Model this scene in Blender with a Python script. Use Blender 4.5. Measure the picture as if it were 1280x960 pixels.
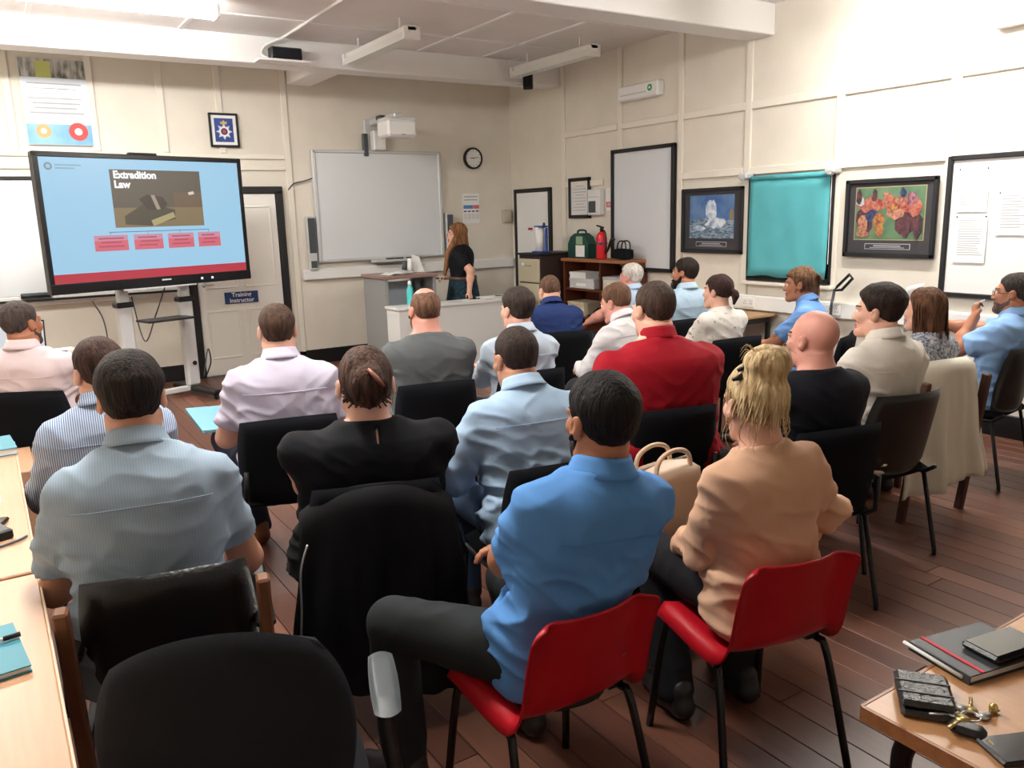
import bpy, math, random
import numpy as np
from mathutils import Matrix, Vector

for o in list(bpy.data.objects): bpy.data.objects.remove(o)
scene = bpy.context.scene
COL = scene.collection
rnd = random.Random(7)
R_ = math.radians

# ------------------------------------------------------------------ camera
YAW, PITCH, ROLL, FPX, CAMH = R_(32.778), R_(11.759), R_(-1.5685), 1013.1, 1.68
def cam_axes():
    cy, sy, cp, sp = math.cos(YAW), math.sin(YAW), math.cos(PITCH), math.sin(PITCH)
    f = Vector((sy*cp, cy*cp, -sp)); r = Vector((cy, -sy, 0)); u = r.cross(f)
    c, s = math.cos(ROLL), math.sin(ROLL)
    return c*r + s*u, -s*r + c*u, f
_r, _u, _f = cam_axes()
cd = bpy.data.cameras.new('camera'); cam = bpy.data.objects.new('camera', cd); COL.objects.link(cam)
cam.matrix_world = Matrix(((_r.x, _u.x, -_f.x, 0), (_r.y, _u.y, -_f.y, 0), (_r.z, _u.z, -_f.z, CAMH), (0, 0, 0, 1)))
cd.sensor_width = 36; cd.lens = FPX/1280*36; cd.clip_start = .05
scene.camera = cam
# ------------------------------------------------------------------ light level
w = bpy.data.worlds.new('world'); scene.world = w; w.use_nodes = True
w.node_tree.nodes['Background'].inputs[0].default_value = (.75, .85, 1, 1)
w.node_tree.nodes['Background'].inputs[1].default_value = 2.0
scene.view_settings.view_transform = 'Standard'; scene.view_settings.look = 'None'
scene.view_settings.gamma = 1; scene.view_settings.exposure = 0.0
try: scene.view_settings.use_curve_mapping = False
except Exception: pass
LAMP = 112.0          # brightness of a lit fluorescent diffuser
XW, YW, XL, YR, ZC = 6.09, 9.345, -1.5, -1.6, 3.42     # right, back, left, rear wall; ceiling

# ------------------------------------------------------------------ helpers
def lin(c):
    return tuple(((x/255)/12.92 if x/255 <= .04045 else ((x/255+.055)/1.055)**2.4) for x in c[:3]) + (1,)
def mat(name, col, rough=.55, metal=0, var=0, scale=12, bump=0, bscale=150, spec=.4, emit=0, col2=None, rand=0, coat=0, stretch=None, trans=0, ramp=(.35, .65)):
    m = bpy.data.materials.new(name); m.use_nodes = True
    nt = m.node_tree; b = nt.nodes['Principled BSDF']; L = nt.links.new
    b.inputs['Roughness'].default_value = rough; b.inputs['Metallic'].default_value = metal
    b.inputs['Specular IOR Level'].default_value = spec
    b.inputs['Coat Weight'].default_value = coat
    b.inputs['Transmission Weight'].default_value = trans
    c = lin(col); b.inputs['Base Color'].default_value = c
    tc = None
    if var or bump or col2:
        tc = nt.nodes.new('ShaderNodeTexCoord'); mp = nt.nodes.new('ShaderNodeMapping')
        L(tc.outputs['Object'], mp.inputs[0])
        if stretch: mp.inputs['Scale'].default_value = stretch
    src = None
    if var or col2:
        n = nt.nodes.new('ShaderNodeTexNoise'); n.inputs['Scale'].default_value = scale; n.inputs['Detail'].default_value = 4
        L(mp.outputs[0], n.inputs['Vector'])
        mx = nt.nodes.new('ShaderNodeMix'); mx.data_type = 'RGBA'
        c2 = lin(col2) if col2 else tuple(max(0, x*(1-var)) for x in c[:3]) + (1,)
        c1 = c if col2 else tuple(min(1, x*(1+var*.6)) for x in c[:3]) + (1,)
        mx.inputs[6].default_value = c1; mx.inputs[7].default_value = c2
        rp = nt.nodes.new('ShaderNodeValToRGB'); rp.color_ramp.elements[0].position = ramp[0]; rp.color_ramp.elements[1].position = ramp[1]
        L(n.outputs[0], rp.inputs[0]); L(rp.outputs[0], mx.inputs[0]); src = mx.outputs[2]
    if rand:
        oi = nt.nodes.new('ShaderNodeObjectInfo'); hs = nt.nodes.new('ShaderNodeHueSaturation')
        mr = nt.nodes.new('ShaderNodeMapRange'); mr.inputs[3].default_value = 1-rand; mr.inputs[4].default_value = 1+rand
        L(oi.outputs['Random'], mr.inputs[0]); L(mr.outputs[0], hs.inputs['Value'])
        if src: L(src, hs.inputs['Color'])
        else: hs.inputs['Color'].default_value = c
        src = hs.outputs[0]
    if src: L(src, b.inputs['Base Color'])
    if bump:
        n2 = nt.nodes.new('ShaderNodeTexNoise'); n2.inputs['Scale'].default_value = bscale; n2.inputs['Detail'].default_value = 3
        L(mp.outputs[0], n2.inputs['Vector'])
        bp = nt.nodes.new('ShaderNodeBump'); bp.inputs['Strength'].default_value = bump; bp.inputs['Distance'].default_value = .01
        L(n2.outputs[0], bp.inputs['Height']); L(bp.outputs[0], b.inputs['Normal'])
    if emit:
        b.inputs['Emission Color'].default_value = c; b.inputs['Emission Strength'].default_value = emit
    return m

def rotz(a): return Matrix.Rotation(a, 3, 'Z')
class MB:
    def __init__(s): s.v = []; s.f = []; s.m = []
    def add(s, vs, fs, mi=0):
        n = len(s.v); s.v += [tuple(p) for p in vs]; s.f += [tuple(i+n for i in q) for q in fs]; s.m += [mi]*len(fs); return s
    def box(s, c, d, rot=None, bev=0, mi=0):
        hx, hy, hz = d[0]/2, d[1]/2, d[2]/2; c = Vector(c)
        b = min(bev, hx*.98, hy*.98, hz*.98); vs = []; fs = []
        if b <= 0:
            vs = [Vector((x, y, z)) for x in (-hx, hx) for y in (-hy, hy) for z in (-hz, hz)]
            fs = [(0, 1, 3, 2), (4, 6, 7, 5), (0, 4, 5, 1), (2, 3, 7, 6), (0, 2, 6, 4), (1, 5, 7, 3)]
        else:
            idx = {}
            for sx in (-1, 1):
                for sy in (-1, 1):
                    for sz in (-1, 1):
                        for ax in range(3):
                            p = [sx*(hx-b), sy*(hy-b), sz*(hz-b)]; p[ax] = (sx, sy, sz)[ax]*(hx, hy, hz)[ax]
                            idx[(sx, sy, sz, ax)] = len(vs); vs.append(Vector(p))
            for ax in range(3):
                o1, o2 = [(1, 2), (2, 0), (0, 1)][ax]
                for sg in (-1, 1):
                    q = []
                    for a_, b_ in ((-1, -1), (1, -1), (1, 1), (-1, 1)):
                        k = [0, 0, 0]; k[ax] = sg; k[o1] = a_; k[o2] = b_; q.append(idx[(*k, ax)])
                    fs.append(tuple(q if sg > 0 else q[::-1]))
                for a_ in (-1, 1):
                    for b_ in (-1, 1):
                        k0 = [0, 0, 0]; k0[o1] = a_; k0[o2] = b_; k0[ax] = -1; k1 = list(k0); k1[ax] = 1
                        q = [idx[(*k0, o1)], idx[(*k1, o1)], idx[(*k1, o2)], idx[(*k0, o2)]]
                        fs.append(tuple(q if a_*b_ < 0 else q[::-1]))
            for sx in (-1, 1):
                for sy in (-1, 1):
                    for sz in (-1, 1):
                        q = [idx[(sx, sy, sz, a)] for a in range(3)]; fs.append(tuple(q if sx*sy*sz > 0 else q[::-1]))
        if rot is not None: vs = [rot @ p for p in vs]
        return s.add([p+c for p in vs], fs, mi)
    def tube(s, pts, r, seg=8, mi=0, closed=False, flat=1.0, up=None):
        P = [Vector(p) for p in pts]; n = len(P); rs = r if isinstance(r, (list, tuple)) else [r]*n
        vs = []; prev = None
        for i, p in enumerate(P):
            a = P[(i-1) % n] if (i > 0 or closed) else p; b = P[(i+1) % n] if (i < n-1 or closed) else p
            t = (b-a).normalized() if (b-a).length > 1e-9 else Vector((0, 0, 1))
            if prev is None:
                h = Vector(up) if up else (Vector((0, 0, 1)) if abs(t.z) < .9 else Vector((1, 0, 0)))
                e = t.cross(h).normalized()
            else:
                e = (prev - t*prev.dot(t)); e = e.normalized() if e.length > 1e-6 else t.orthogonal().normalized()
            prev = e; g = e.cross(t)
            for k in range(seg):
                q = 2*math.pi*k/seg; vs.append(p + e*math.cos(q)*rs[i] + g*math.sin(q)*rs[i]*flat)
        fs = []
        for i in range(n if closed else n-1):
            for k in range(seg):
                a = i*seg+k; b = i*seg+(k+1) % seg; c2 = ((i+1) % n)*seg+(k+1) % seg; d2 = ((i+1) % n)*seg+k
                fs.append((a, d2, c2, b))
        if not closed: fs += [tuple(range(seg)), tuple(range((n-1)*seg, n*seg))[::-1]]
        return s.add(vs, fs, mi)
    def lathe(s, prof, c=(0, 0, 0), seg=16, rot=None, mi=0, sx=1, sy=1):
        vs = []; fs = []; c = Vector(c)
        for r, z in prof:
            for k in range(seg):
                q = 2*math.pi*k/seg; p = Vector((r*math.cos(q)*sx, r*math.sin(q)*sy, z)); vs.append((rot @ p if rot is not None else p)+c)
        n = len(prof)
        for i in range(n-1):
            for k in range(seg):
                fs.append((i*seg+k, i*seg+(k+1) % seg, (i+1)*seg+(k+1) % seg, (i+1)*seg+k))
        fs += [tuple(range(seg))[::-1], tuple(range((n-1)*seg, n*seg))]
        return s.add(vs, fs, mi)
    def prism(s, pts, o, ex, ey, ez, t, mi=0):
        """2-D outline pts in the plane (ex, ey) at o, thickness t along ez"""
        o, ex, ey, ez = Vector(o), Vector(ex), Vector(ey), Vector(ez); n = len(pts)
        vs = [o+ex*x+ey*y for x, y in pts] + [o+ex*x+ey*y+ez*t for x, y in pts]
        fs = [tuple(range(n))[::-1], tuple(range(n, 2*n))] + [(i, (i+1) % n, n+(i+1) % n, n+i) for i in range(n)]
        return s.add(vs, fs, mi)
    def sheet(s, G, t=.004, mi=0):
        """grid of points -> thin solid sheet"""
        G = np.array(G, float); a, b = G.shape[:2]
        du = np.gradient(G, axis=0); dv = np.gradient(G, axis=1); N = np.cross(du, dv); N /= np.linalg.norm(N, axis=2, keepdims=True)+1e-9
        top = (G+N*t/2).reshape(-1, 3); bot = (G-N*t/2).reshape(-1, 3); fs = []; k = a*b
        for i in range(a-1):
            for j in range(b-1):
                q = (i*b+j, (i+1)*b+j, (i+1)*b+j+1, i*b+j+1); fs.append(q); fs.append(tuple(x+k for x in q[::-1]))
        for i in range(a-1):
            fs.append((i*b, i*b+k, (i+1)*b+k, (i+1)*b)); fs.append((i*b+b-1, (i+1)*b+b-1, (i+1)*b+b-1+k, i*b+b-1+k))
        for j in range(b-1):
            fs.append((j, j+1, j+1+k, j+k)); fs.append(((a-1)*b+j, (a-1)*b+j+k, (a-1)*b+j+1+k, (a-1)*b+j+1))
        return s.add(np.vstack([top, bot]), fs, mi)
    def mesh(s, name, mats, smooth=False):
        me = bpy.data.meshes.new(name); me.from_pydata(s.v, [], s.f)
        for m in (mats if isinstance(mats, (list, tuple)) else [mats]): me.materials.append(m)
        me.polygons.foreach_set('material_index', s.m)
        if smooth: me.polygons.foreach_set('use_smooth', [True]*len(s.f))
        me.update(); return me
    def build(s, name, mats, parent=None, smooth=False, loc=None, rz=0):
        return link(name, s.mesh(name, mats, smooth), parent, loc, rz)
def link(name, me, parent=None, loc=None, rz=0):
    o = bpy.data.objects.new(name, me); COL.objects.link(o)
    if parent is not None: o.parent = parent
    if loc is not None: o.location = loc
    if rz: o.rotation_euler.z = rz
    return o
def tag(o, label=None, cat=None, group=None, kind=None):
    if label: o['label'] = label
    if cat: o['category'] = cat
    if group: o['group'] = group
    if kind: o['kind'] = kind
    return o
def empty(name, loc, rz, label, cat, group=None, kind=None):
    o = bpy.data.objects.new(name, None); COL.objects.link(o); o.empty_display_size = .1
    o.location = loc; o.rotation_euler.z = rz
    return tag(o, label, cat, group, kind)
def bx(name, c, d, m, parent=None, bev=0, rot=None, smooth=False):
    return MB().box(c, d, rot, bev).build(name, m, parent, smooth)
def copy_tree(o, parent=None):
    c = o.copy(); COL.objects.link(c)
    if parent is not None: c.parent = parent
    for ch in list(o.children): copy_tree(ch, c)
    return c
def smooth_path(pts, n=6):
    """Catmull-Rom"""
    P = [Vector(p) for p in pts]; out = []
    for i in range(len(P)-1):
        p0 = P[max(i-1, 0)]; p1 = P[i]; p2 = P[i+1]; p3 = P[min(i+2, len(P)-1)]
        for k in range(n):
            t = k/n; out.append(.5*((2*p1)+(p2-p0)*t+(2*p0-5*p1+4*p2-p3)*t*t+(3*p1-p0-3*p2+p3)*t**3))
    return out+[P[-1]]
def text_mesh(txt, size, m, name, parent, mw, bold=0.0, align='LEFT', depth=.0005):
    cu = bpy.data.curves.new(name, 'FONT'); cu.body = txt; cu.size = size; cu.align_x = align; cu.offset = bold; cu.extrude = depth
    cu.space_line = .95
    t = bpy.data.objects.new(name, cu); COL.objects.link(t)
    dg = bpy.context.evaluated_depsgraph_get(); me = bpy.data.meshes.new_from_object(t.evaluated_get(dg))
    bpy.data.objects.remove(t); bpy.data.curves.remove(cu)
    me.transform(mw); me.materials.clear(); me.materials.append(m); me.name = name
    return link(name, me, parent)
def plane_mat(o, ex, ez):
    """matrix: local x -> ex, local y -> ez, origin o"""
    ex, ez = Vector(ex).normalized(), Vector(ez).normalized(); n = ex.cross(ez); o = Vector(o)
    return Matrix(((ex.x, ez.x, n.x, o.x), (ex.y, ez.y, n.y, o.y), (ex.z, ez.z, n.z, o.z), (0, 0, 0, 1)))

# ------------------------------------------------------------------ materials
M = {}
M['wall'] = mat('cream paint', (227, 220, 207), .6, var=.04, scale=3, bump=.05, bscale=60)
M['batten'] = mat('cream gloss paint', (232, 226, 213), .45)
M['ceil'] = mat('ceiling board', (238, 234, 232), .8, var=.03, scale=2)
M['white'] = mat('white paint', (238, 238, 236), .5)
M['black'] = mat('black satin', (22, 22, 25), .45)
M['blackgloss'] = mat('black gloss', (14, 14, 17), .25)
M['blackfab'] = mat('black fabric', (20, 21, 25), .95, bump=.3, bscale=500, spec=.1)
M['charfab'] = mat('charcoal fabric', (36, 37, 41), .95, bump=.3, bscale=500, spec=.1)
M['blackplas'] = mat('black plastic', (24, 22, 23), .38)
M['vinyl'] = mat('black vinyl', (20, 20, 22), .32, bump=.15, bscale=120)
M['greyplas'] = mat('grey plastic', (70, 76, 80), .45)
M['red'] = mat('red polypropylene', (178, 18, 32), .38)
M['metal'] = mat('brushed metal', (190, 192, 194), .35, metal=.8)
M['silver'] = mat('silver paint', (205, 207, 208), .4, metal=.2)
M['beech'] = mat('beech laminate', (204, 160, 126), .35, var=.06, scale=6, stretch=(8, .6, 8))
M['edge_highlight'] = mat('beech edge highlight', (238, 214, 186), .35)  # light catching the desk edge, painted in as a paler strip
M['oak'] = mat('brown wood', (150, 98, 62), .4, var=.15, scale=8, stretch=(1, 9, 9))
M['teak'] = mat('red-brown wood', (96, 48, 30), .4, var=.2, scale=7, stretch=(9, 1, 9))
M['darkwood'] = mat('dark wood', (74, 44, 34), .45, var=.2, scale=10, stretch=(9, 9, 1))
M['paper'] = mat('paper', (240, 240, 238), .8)
M['teal'] = mat('teal card', (62, 140, 158), .5)
M['board'] = mat('whiteboard enamel', (214, 218, 222), .22)
M['boardgrey'] = mat('projection board', (222, 227, 230), .4)
M['glassdark'] = mat('dark glass', (14, 16, 20), .12)
M['greypanel'] = mat('grey laminate', (136, 137, 136), .5)
M['palegrey'] = mat('pale grey laminate', (222, 222, 220), .45)
M['navy'] = mat('navy sign', (28, 58, 110), .5)
M['cabinet'] = mat('beige steel', (196, 186, 160), .45)
M['cabside'] = mat('brown steel', (48, 32, 30), .5)
M['darkline'] = mat('dark print', (60, 62, 70), .7)
M['greyprint'] = mat('grey print', (170, 172, 178), .8)
# ================================================================== the room
def plank_mat():
    m = mat('stained floorboard', (98, 62, 48), .34, spec=.5); nt = m.node_tree; L = nt.links.new; b = nt.nodes['Principled BSDF']
    tc = nt.nodes.new('ShaderNodeTexCoord'); mp = nt.nodes.new('ShaderNodeMapping'); mp.inputs['Scale'].default_value = (28, 1.3, 10)
    oi = nt.nodes.new('ShaderNodeObjectInfo'); L(tc.outputs['Object'], mp.inputs[0])
    n = nt.nodes.new('ShaderNodeTexNoise'); n.noise_dimensions = '4D'; n.inputs['Scale'].default_value = 2; n.inputs['Detail'].default_value = 6
    L(mp.outputs[0], n.inputs['Vector'])
    ml = nt.nodes.new('ShaderNodeMath'); ml.operation = 'MULTIPLY'; ml.inputs[1].default_value = 40; L(oi.outputs['Random'], ml.inputs[0]); L(ml.outputs[0], n.inputs['W'])
    rp = nt.nodes.new('ShaderNodeValToRGB'); e = rp.color_ramp.elements
    e[0].position = .0; e[0].color = lin((62, 38, 31)); e[1].position = 1; e[1].color = lin((142, 90, 64))
    k = e.new(.4); k.color = lin((92, 56, 43)); k = e.new(.75); k.color = lin((112, 74, 58))
    ad = nt.nodes.new('ShaderNodeMath'); ad.operation = 'MULTIPLY_ADD'; ad.inputs[1].default_value = .55
    mm = nt.nodes.new('ShaderNodeMath'); mm.operation = 'MULTIPLY'; mm.inputs[1].default_value = .55
    L(oi.outputs['Random'], mm.inputs[0]); L(n.outputs[0], ad.inputs[0]); L(mm.outputs[0], ad.inputs[2]); L(ad.outputs[0], rp.inputs[0])
    L(rp.outputs[0], b.inputs['Base Color'])
    mr = nt.nodes.new('ShaderNodeMapRange'); mr.inputs[3].default_value = .24; mr.inputs[4].default_value = .48; L(n.outputs[0], mr.inputs[0]); L(mr.outputs[0], b.inputs['Roughness'])
    return m
M['plank'] = plank_mat()
M['gap'] = mat('floor gap', (30, 20, 17), .8)
floor = tag(bx('floor', ((XL+XW)/2, (YR+YW)/2, -.06), (XW-XL, YW-YR, .08), M['gap']), 'dark stained timber floorboards running towards the end wall', 'floor', kind='structure')
PW = .125; lens = [1.8, 2.4, 3.0, 3.6, 4.2]
pm = {l: MB().box((0, 0, -.01), (PW-.003, l-.003, .02), bev=.0015).mesh('plank', M['plank']) for l in lens}
x = XL+PW/2+.0
ncol = int((XW-XL)/PW)
for i in range(ncol+1):
    xc = XL+PW*(i+.5)
    if xc > XW: break
    y = -.2-rnd.random()*2.0
    while y < YW-.02:
        l = rnd.choice(lens)
        if xc < -.7: l = 4.2
        if y+l > YW:
            l2 = YW-y
            if l2 < .05: break
            link('plank', MB().box((0, 0, -.01), (PW-.003, l2-.003, .02), bev=.0015).mesh('plank', M['plank']), floor, (xc, y+l2/2, 0)); break
        link('plank', pm[l], floor, (xc, y+l/2, 0)); y += l

wb = tag(bx('wall_back', ((XL+XW)/2, YW+.06, ZC/2), (XW-XL+.24, .12, ZC), M['wall']), 'cream end wall behind the large display and projection board', 'wall', kind='structure')
wr = tag(bx('wall_right', (XW+.06, (YR+YW)/2, ZC/2), (.12, YW-YR, ZC), M['wall']), 'cream panelled wall hung with framed pictures and blind', 'wall', kind='structure')
tag(bx('wall_left', (XL-.06, (YR+YW)/2, ZC/2), (.12, YW-YR, ZC), M['wall']), 'cream side wall beyond the long beech desk', 'wall', kind='structure')
tag(bx('wall_front', ((XL+XW)/2, YR-.06, ZC/2), (XW-XL+.24, .12, ZC), M['wall']), 'cream wall at the rear of the classroom', 'wall', kind='structure')
ceil = tag(bx('ceiling', ((XL+XW)/2, (YR+YW)/2, ZC+.05), (XW-XL+.24, YW-YR+.24, .1), M['ceil']), 'pale boarded ceiling between the white beams', 'ceiling', kind='structure')
def bat(parent, c, d): return bx('batten', c, d, M['batten'], parent, bev=.006)
# right wall battens: (y, z0, z1)
T = .022
for y, z0, z1 in ((8.15, .12, ZC), (7.11, 2.0, ZC), (6.18, .12, ZC), (5.31, .12, ZC), (4.35, .9, 2.6), (3.40, .12, ZC), (2.3, .12, ZC), (1.2, .12, ZC), (0.1, .12, ZC)):
    bat(wr, (XW-T/2, y, (z0+z1)/2), (T, .075, z1-z0))
for y0, y1, z in ((8.11, 7.15, 2.6), (7.07, 6.22, 2.6), (6.14, 5.35, 2.6), (5.27, 3.44, 2.6), (3.36, 2.34, 2.6), (2.26, 1.24, 2.6), (6.14, 5.35, 2.02), (5.27, 4.39, 2.02), (4.31, 3.44, 2.02), (8.11, 7.4, 2.02), (1.16, .14, 2.6)):
    bat(wr, (XW-T/2-.001, (y0+y1)/2, z), (T+.002, abs(y1-y0), .07))
# back wall battens
for xx, z0, z1 in ((.43, 2.42, ZC), (1.14, 2.42, ZC), (1.785, 2.42, ZC), (2.37, 2.42, ZC), (3.08, .12, ZC)):
    bat(wb, (xx, YW-T/2, (z0+z1)/2), (.07, T, z1-z0))
for z in (2.39, 2.27): bat(wb, (.78, YW-T/2-.001, z), (4.52, T+.002, .055))
# beams
M['beam'] = mat('white beam paint', (243, 242, 241), .6)
def beam(c, d, label): return tag(bx('ceiling_beam', c, d, M['beam'], bev=.008), label, 'beam', kind='structure')
beam(((XL+XW)/2, 8.335, 3.295), (XW-XL, .27, .25), 'white downstand ceiling beam close to the end wall')
beam(((XL+XW)/2, 5.205, 3.29), (XW-XL, .30, .26), 'white downstand ceiling beam across the middle of the room')
beam(((XL+XW)/2, 2.0-.1, 3.29), (XW-XL, .30, .26), 'white downstand ceiling beam over the rear seats')
beam((3.27, 8.91, 3.27), (.28, .87, .2), 'short white cross beam joining the far beam to end wall')
# ceiling battens
for yy in (6.3, 7.45): bx('batten', ((XL+XW)/2, yy, ZC-.005), (XW-XL, .04, .012), M['beam'], ceil)
for xx in (.6, 1.8, 4.2, 5.0): bx('batten', (xx, 6.78, ZC-.006), (.04, 2.8, .012), M['beam'], ceil)
# skirting
def skirt(name, c, d, label): tag(bx(name, c, d, M['black'], bev=.006), label, 'skirting', kind='structure')
skirt('baseboard_back', ((3.04+XW)/2, YW-.011, .085), (XW-3.04, .022, .17), 'black skirting board along the end wall beyond the door')
skirt('baseboard_end', ((XL+1.86)/2, YW-.011, .085), (1.86-XL, .022, .17), 'black skirting board behind the display stand')
skirt('baseboard_right', (XW-.011, (YR+YW)/2, .085), (.022, YW-YR-.05, .17), 'black skirting board along the picture wall')

# door with black frame, panels and sign
d = empty('door_1', (2.42, YW, 0), 0, 'cream panelled door in black frame beside the display', 'door', kind='structure')
M['door'] = mat('door paint', (236, 233, 225), .45)
bx('door_leaf', (0, -.02, 1.0), (.93, .04, 1.98), M['door'], d, bev=.004)
for sx in (-1, 1): bx('door_frame', (sx*.51, -.03, 1.01), (.08, .06, 2.02), M['black'], d, bev=.004)
bx('door_frame', (0, -.03, 2.03), (1.10, .06, .075), M['black'], d, bev=.004)
for px in (-.22, .22):
    for z0, z1 in ((.2, .72), (.98, 1.85)):
        f = MB()
        for a in (0, 1):
            f.box((px, -.044, z0 if a == 0 else z1), (.34, .012, .018), bev=.004); f.box((px+(-.17 if a == 0 else .17), -.044, (z0+z1)/2), (.018, .012, z1-z0), bev=.004)
        f.build('panel_moulding', M['door'], d)
h = MB(); h.lathe([(.024, 0), (.024, .01), (.012, .015)], (-.40, -.04, 1.02), 12, Matrix.Rotation(R_(90), 3, 'X')); h.tube([(-.40, -.055, 1.02), (-.40, -.085, 1.02), (-.30, -.09, 1.02)], .009)
h.build('handle', M['metal'], d, True)
sg = empty('door_sign', (2.41, YW-.05, .86), 0, 'small navy door sign reading Training Instructor', 'sign')
bx('sign_plate', (0, 0, 0), (.37, .008, .13), M['navy'], sg, bev=.003)
text_mesh('Training\nInstructor', .066, M['paper'], 'sign_text', sg, plane_mat((0, -.006, .012), (1, 0, 0), (0, 0, 1)), .0012, 'CENTER')

# trunking on both walls, with sockets
def trunk(name, c, d, label):
    return tag(bx(name, c, d, M['white'], bev=.008), label, 'trunking')
trunk('cable_trunking', ((3.13+XW)/2, YW-.03, 1.06), (XW-3.13-.03, .06, .12), 'white cable trunking along the end wall under the projection board')
trunk('cable_trunking', ((.02+1.85)/2, YW-.03, .98), (1.83, .06, .10), 'white cable trunking under the whiteboard behind the display')
t2 = trunk('cable_trunking', (XW-.03, 3.2, .815), (.06, 4.6, .135), 'white cable trunking along the picture wall with sockets')
def socket(parent, c, ax, w=.146):
    s = MB(); s.box(c, (.012, w, .086) if ax == 'x' else (w, .012, .086), bev=.004)
    o = s.build('socket_plate', M['white'], parent)
    q = MB()
    for k in (-.036, .036):
        for dz, dk in ((.012, 0), (-.01, -.011), (-.01, .011)):
            q.box((c[0]-.006 if ax == 'x' else c[0]+k+dk, c[1]+k+dk if ax == 'x' else c[1]-.006, c[2]+dz), (.004, .006, .008) if ax == 'x' else (.006, .004, .008))
    q.build('socket_holes', M['darkline'], o)
for y in (4.28, 3.55, 2.9, 5.2): socket(t2, (XW-.066, y, .815), 'x')
s = bx('warning_label', (XW-.067, 3.95, .825), (.004, .11, .08), mat('red label', (196, 40, 44), .6), t2)
bx('label_print', (XW-.07, 3.95, .84), (.002, .08, .012), M['paper'], s); bx('label_print', (XW-.07, 3.95, .815), (.002, .08, .012), M['paper'], s)

# second door / cupboard beside the corner
d2 = empty('door_2', (XW, 8.82, 0), 0, 'narrow white cupboard door with dark frame in the corner', 'door', kind='structure')
bx('door_leaf', (-.015, 0, .99), (.03, .72, 1.94), M['white'], d2, bev=.004)
for y in (-.385, .385): bx('door_frame', (-.02, y, 1.0), (.045, .045, 1.98), M['black'], d2, bev=.004)
bx('door_frame', (-.02, 0, 1.985), (.045, .815, .05), M['black'], d2, bev=.004)
q = bx('door_notice', (-.033, .04, 1.50), (.003, .11, .07), M['paper'], d2); bx('notice_band', (-.0355, .04, 1.50), (.002, .10, .03), mat('notice red', (170, 50, 56), .6), q)

# tall white sliding panel with black edge
tp = empty('tall_whiteboard', (XW-.03, 6.72, 0), 0, 'tall white panel with thick black frame beside the bookcase', 'whiteboard')
bx('board_face', (0, 0, 1.70), (.02, .93, 1.24), M['board'], tp)
for y in (-.475, .475): bx('frame_edge', (-.01, y, 1.70), (.045, .04, 1.30), M['black'], tp, bev=.004)
for z in (2.335, 1.065): bx('frame_edge', (-.01, 0, z), (.045, .99, .04), M['black'], tp, bev=.004)

# pictures on the right wall
def picture(y0, y1, z0, z1, label, art, cat='picture'):
    yc, zc, W, H = (y0+y1)/2, (z0+z1)/2, y1-y0, z1-z0
    e = empty('framed_picture', (XW-.024, yc, zc), 0, label, cat)
    fw = .035
    for s_ in (-1, 1):
        bx('frame_bar', (-.012, s_*(W/2-fw/2), 0), (.03, fw, H), M['black'], e, bev=.006); bx('frame_bar', (-.012, 0, s_*(H/2-fw/2)), (.03, W, fw), M['black'], e, bev=.006)
    bx('mount', (0, 0, 0), (.012, W-.05, H-.05), mat('dark mount', (52, 50, 54), .6), e)
    art(e, W, H); return e
def poly(e, pts, m, name='print_shape', dx=-.010):
    MB().prism(pts, (dx, 0, 0), (0, -1, 0), (0, 0, 1), (-1, 0, 0), .0008).build(name, m, e)
def blob(cx, cz, rx, rz, n=14, j=.18, seed=0):
    q = random.Random(seed); return [(cx+rx*(1+q.uniform(-j, j))*math.cos(2*math.pi*k/n), cz+rz*(1+q.uniform(-j, j))*math.sin(2*math.pi*k/n)) for k in range(n)]
def art_wave(e, W, H):
    w2, h2, zo = W*.36, H*.33, H*.06
    bx('print', (-.008, 0, zo), (.004, w2*2, h2*2), mat('sea print sky', (58, 96, 150), .35, col2=(96, 128, 170), scale=7), e)
    sea = mat('sea print water', (52, 78, 104), .35, col2=(150, 168, 182), scale=22, stretch=(1, 1, 3)); foam = mat('sea print foam', (226, 232, 238), .4, col2=(126, 152, 184), scale=16)
    poly(e, [(-w2, zo-h2), (w2, zo-h2), (w2, zo-.02), (.1, zo-.05), (-.05, zo-.01), (-w2, zo-.04)], sea, 'sea', -.0105)
    poly(e, blob(.0, zo+.06, .075, .105, 18, .22, 3), foam, 'spray', -.0115); poly(e, blob(.05, zo-.06, .13, .05, 18, .25, 5), foam, 'spray', -.0117); poly(e, blob(-.16, zo-.11, .08, .025, 14, .25, 6), foam, 'spray', -.0118)
    poly(e, blob(w2-.03, zo+.02, .025, .06, 10, .15, 8), mat('sea print rock', (146, 120, 72), .5), 'rock', -.0112)
    plaque(e, W, H)
def plaque(e, W, H):
    p = bx('plaque', (-.008, 0, -H*.36), (.003, W*.5, H*.075), M['greyprint'], e); bx('plaque_face', (-.0098, 0, -H*.36), (.002, W*.485, H*.058), mat('plaque dark', (46, 44, 48), .5), p)
    bx('plaque_lettering', (-.0112, 0, -H*.352), (.001, W*.3, H*.014), M['greyprint'], p); bx('plaque_lettering', (-.0112, 0, -H*.374), (.001, W*.38, H*.008), M['greyprint'], p)
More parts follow.
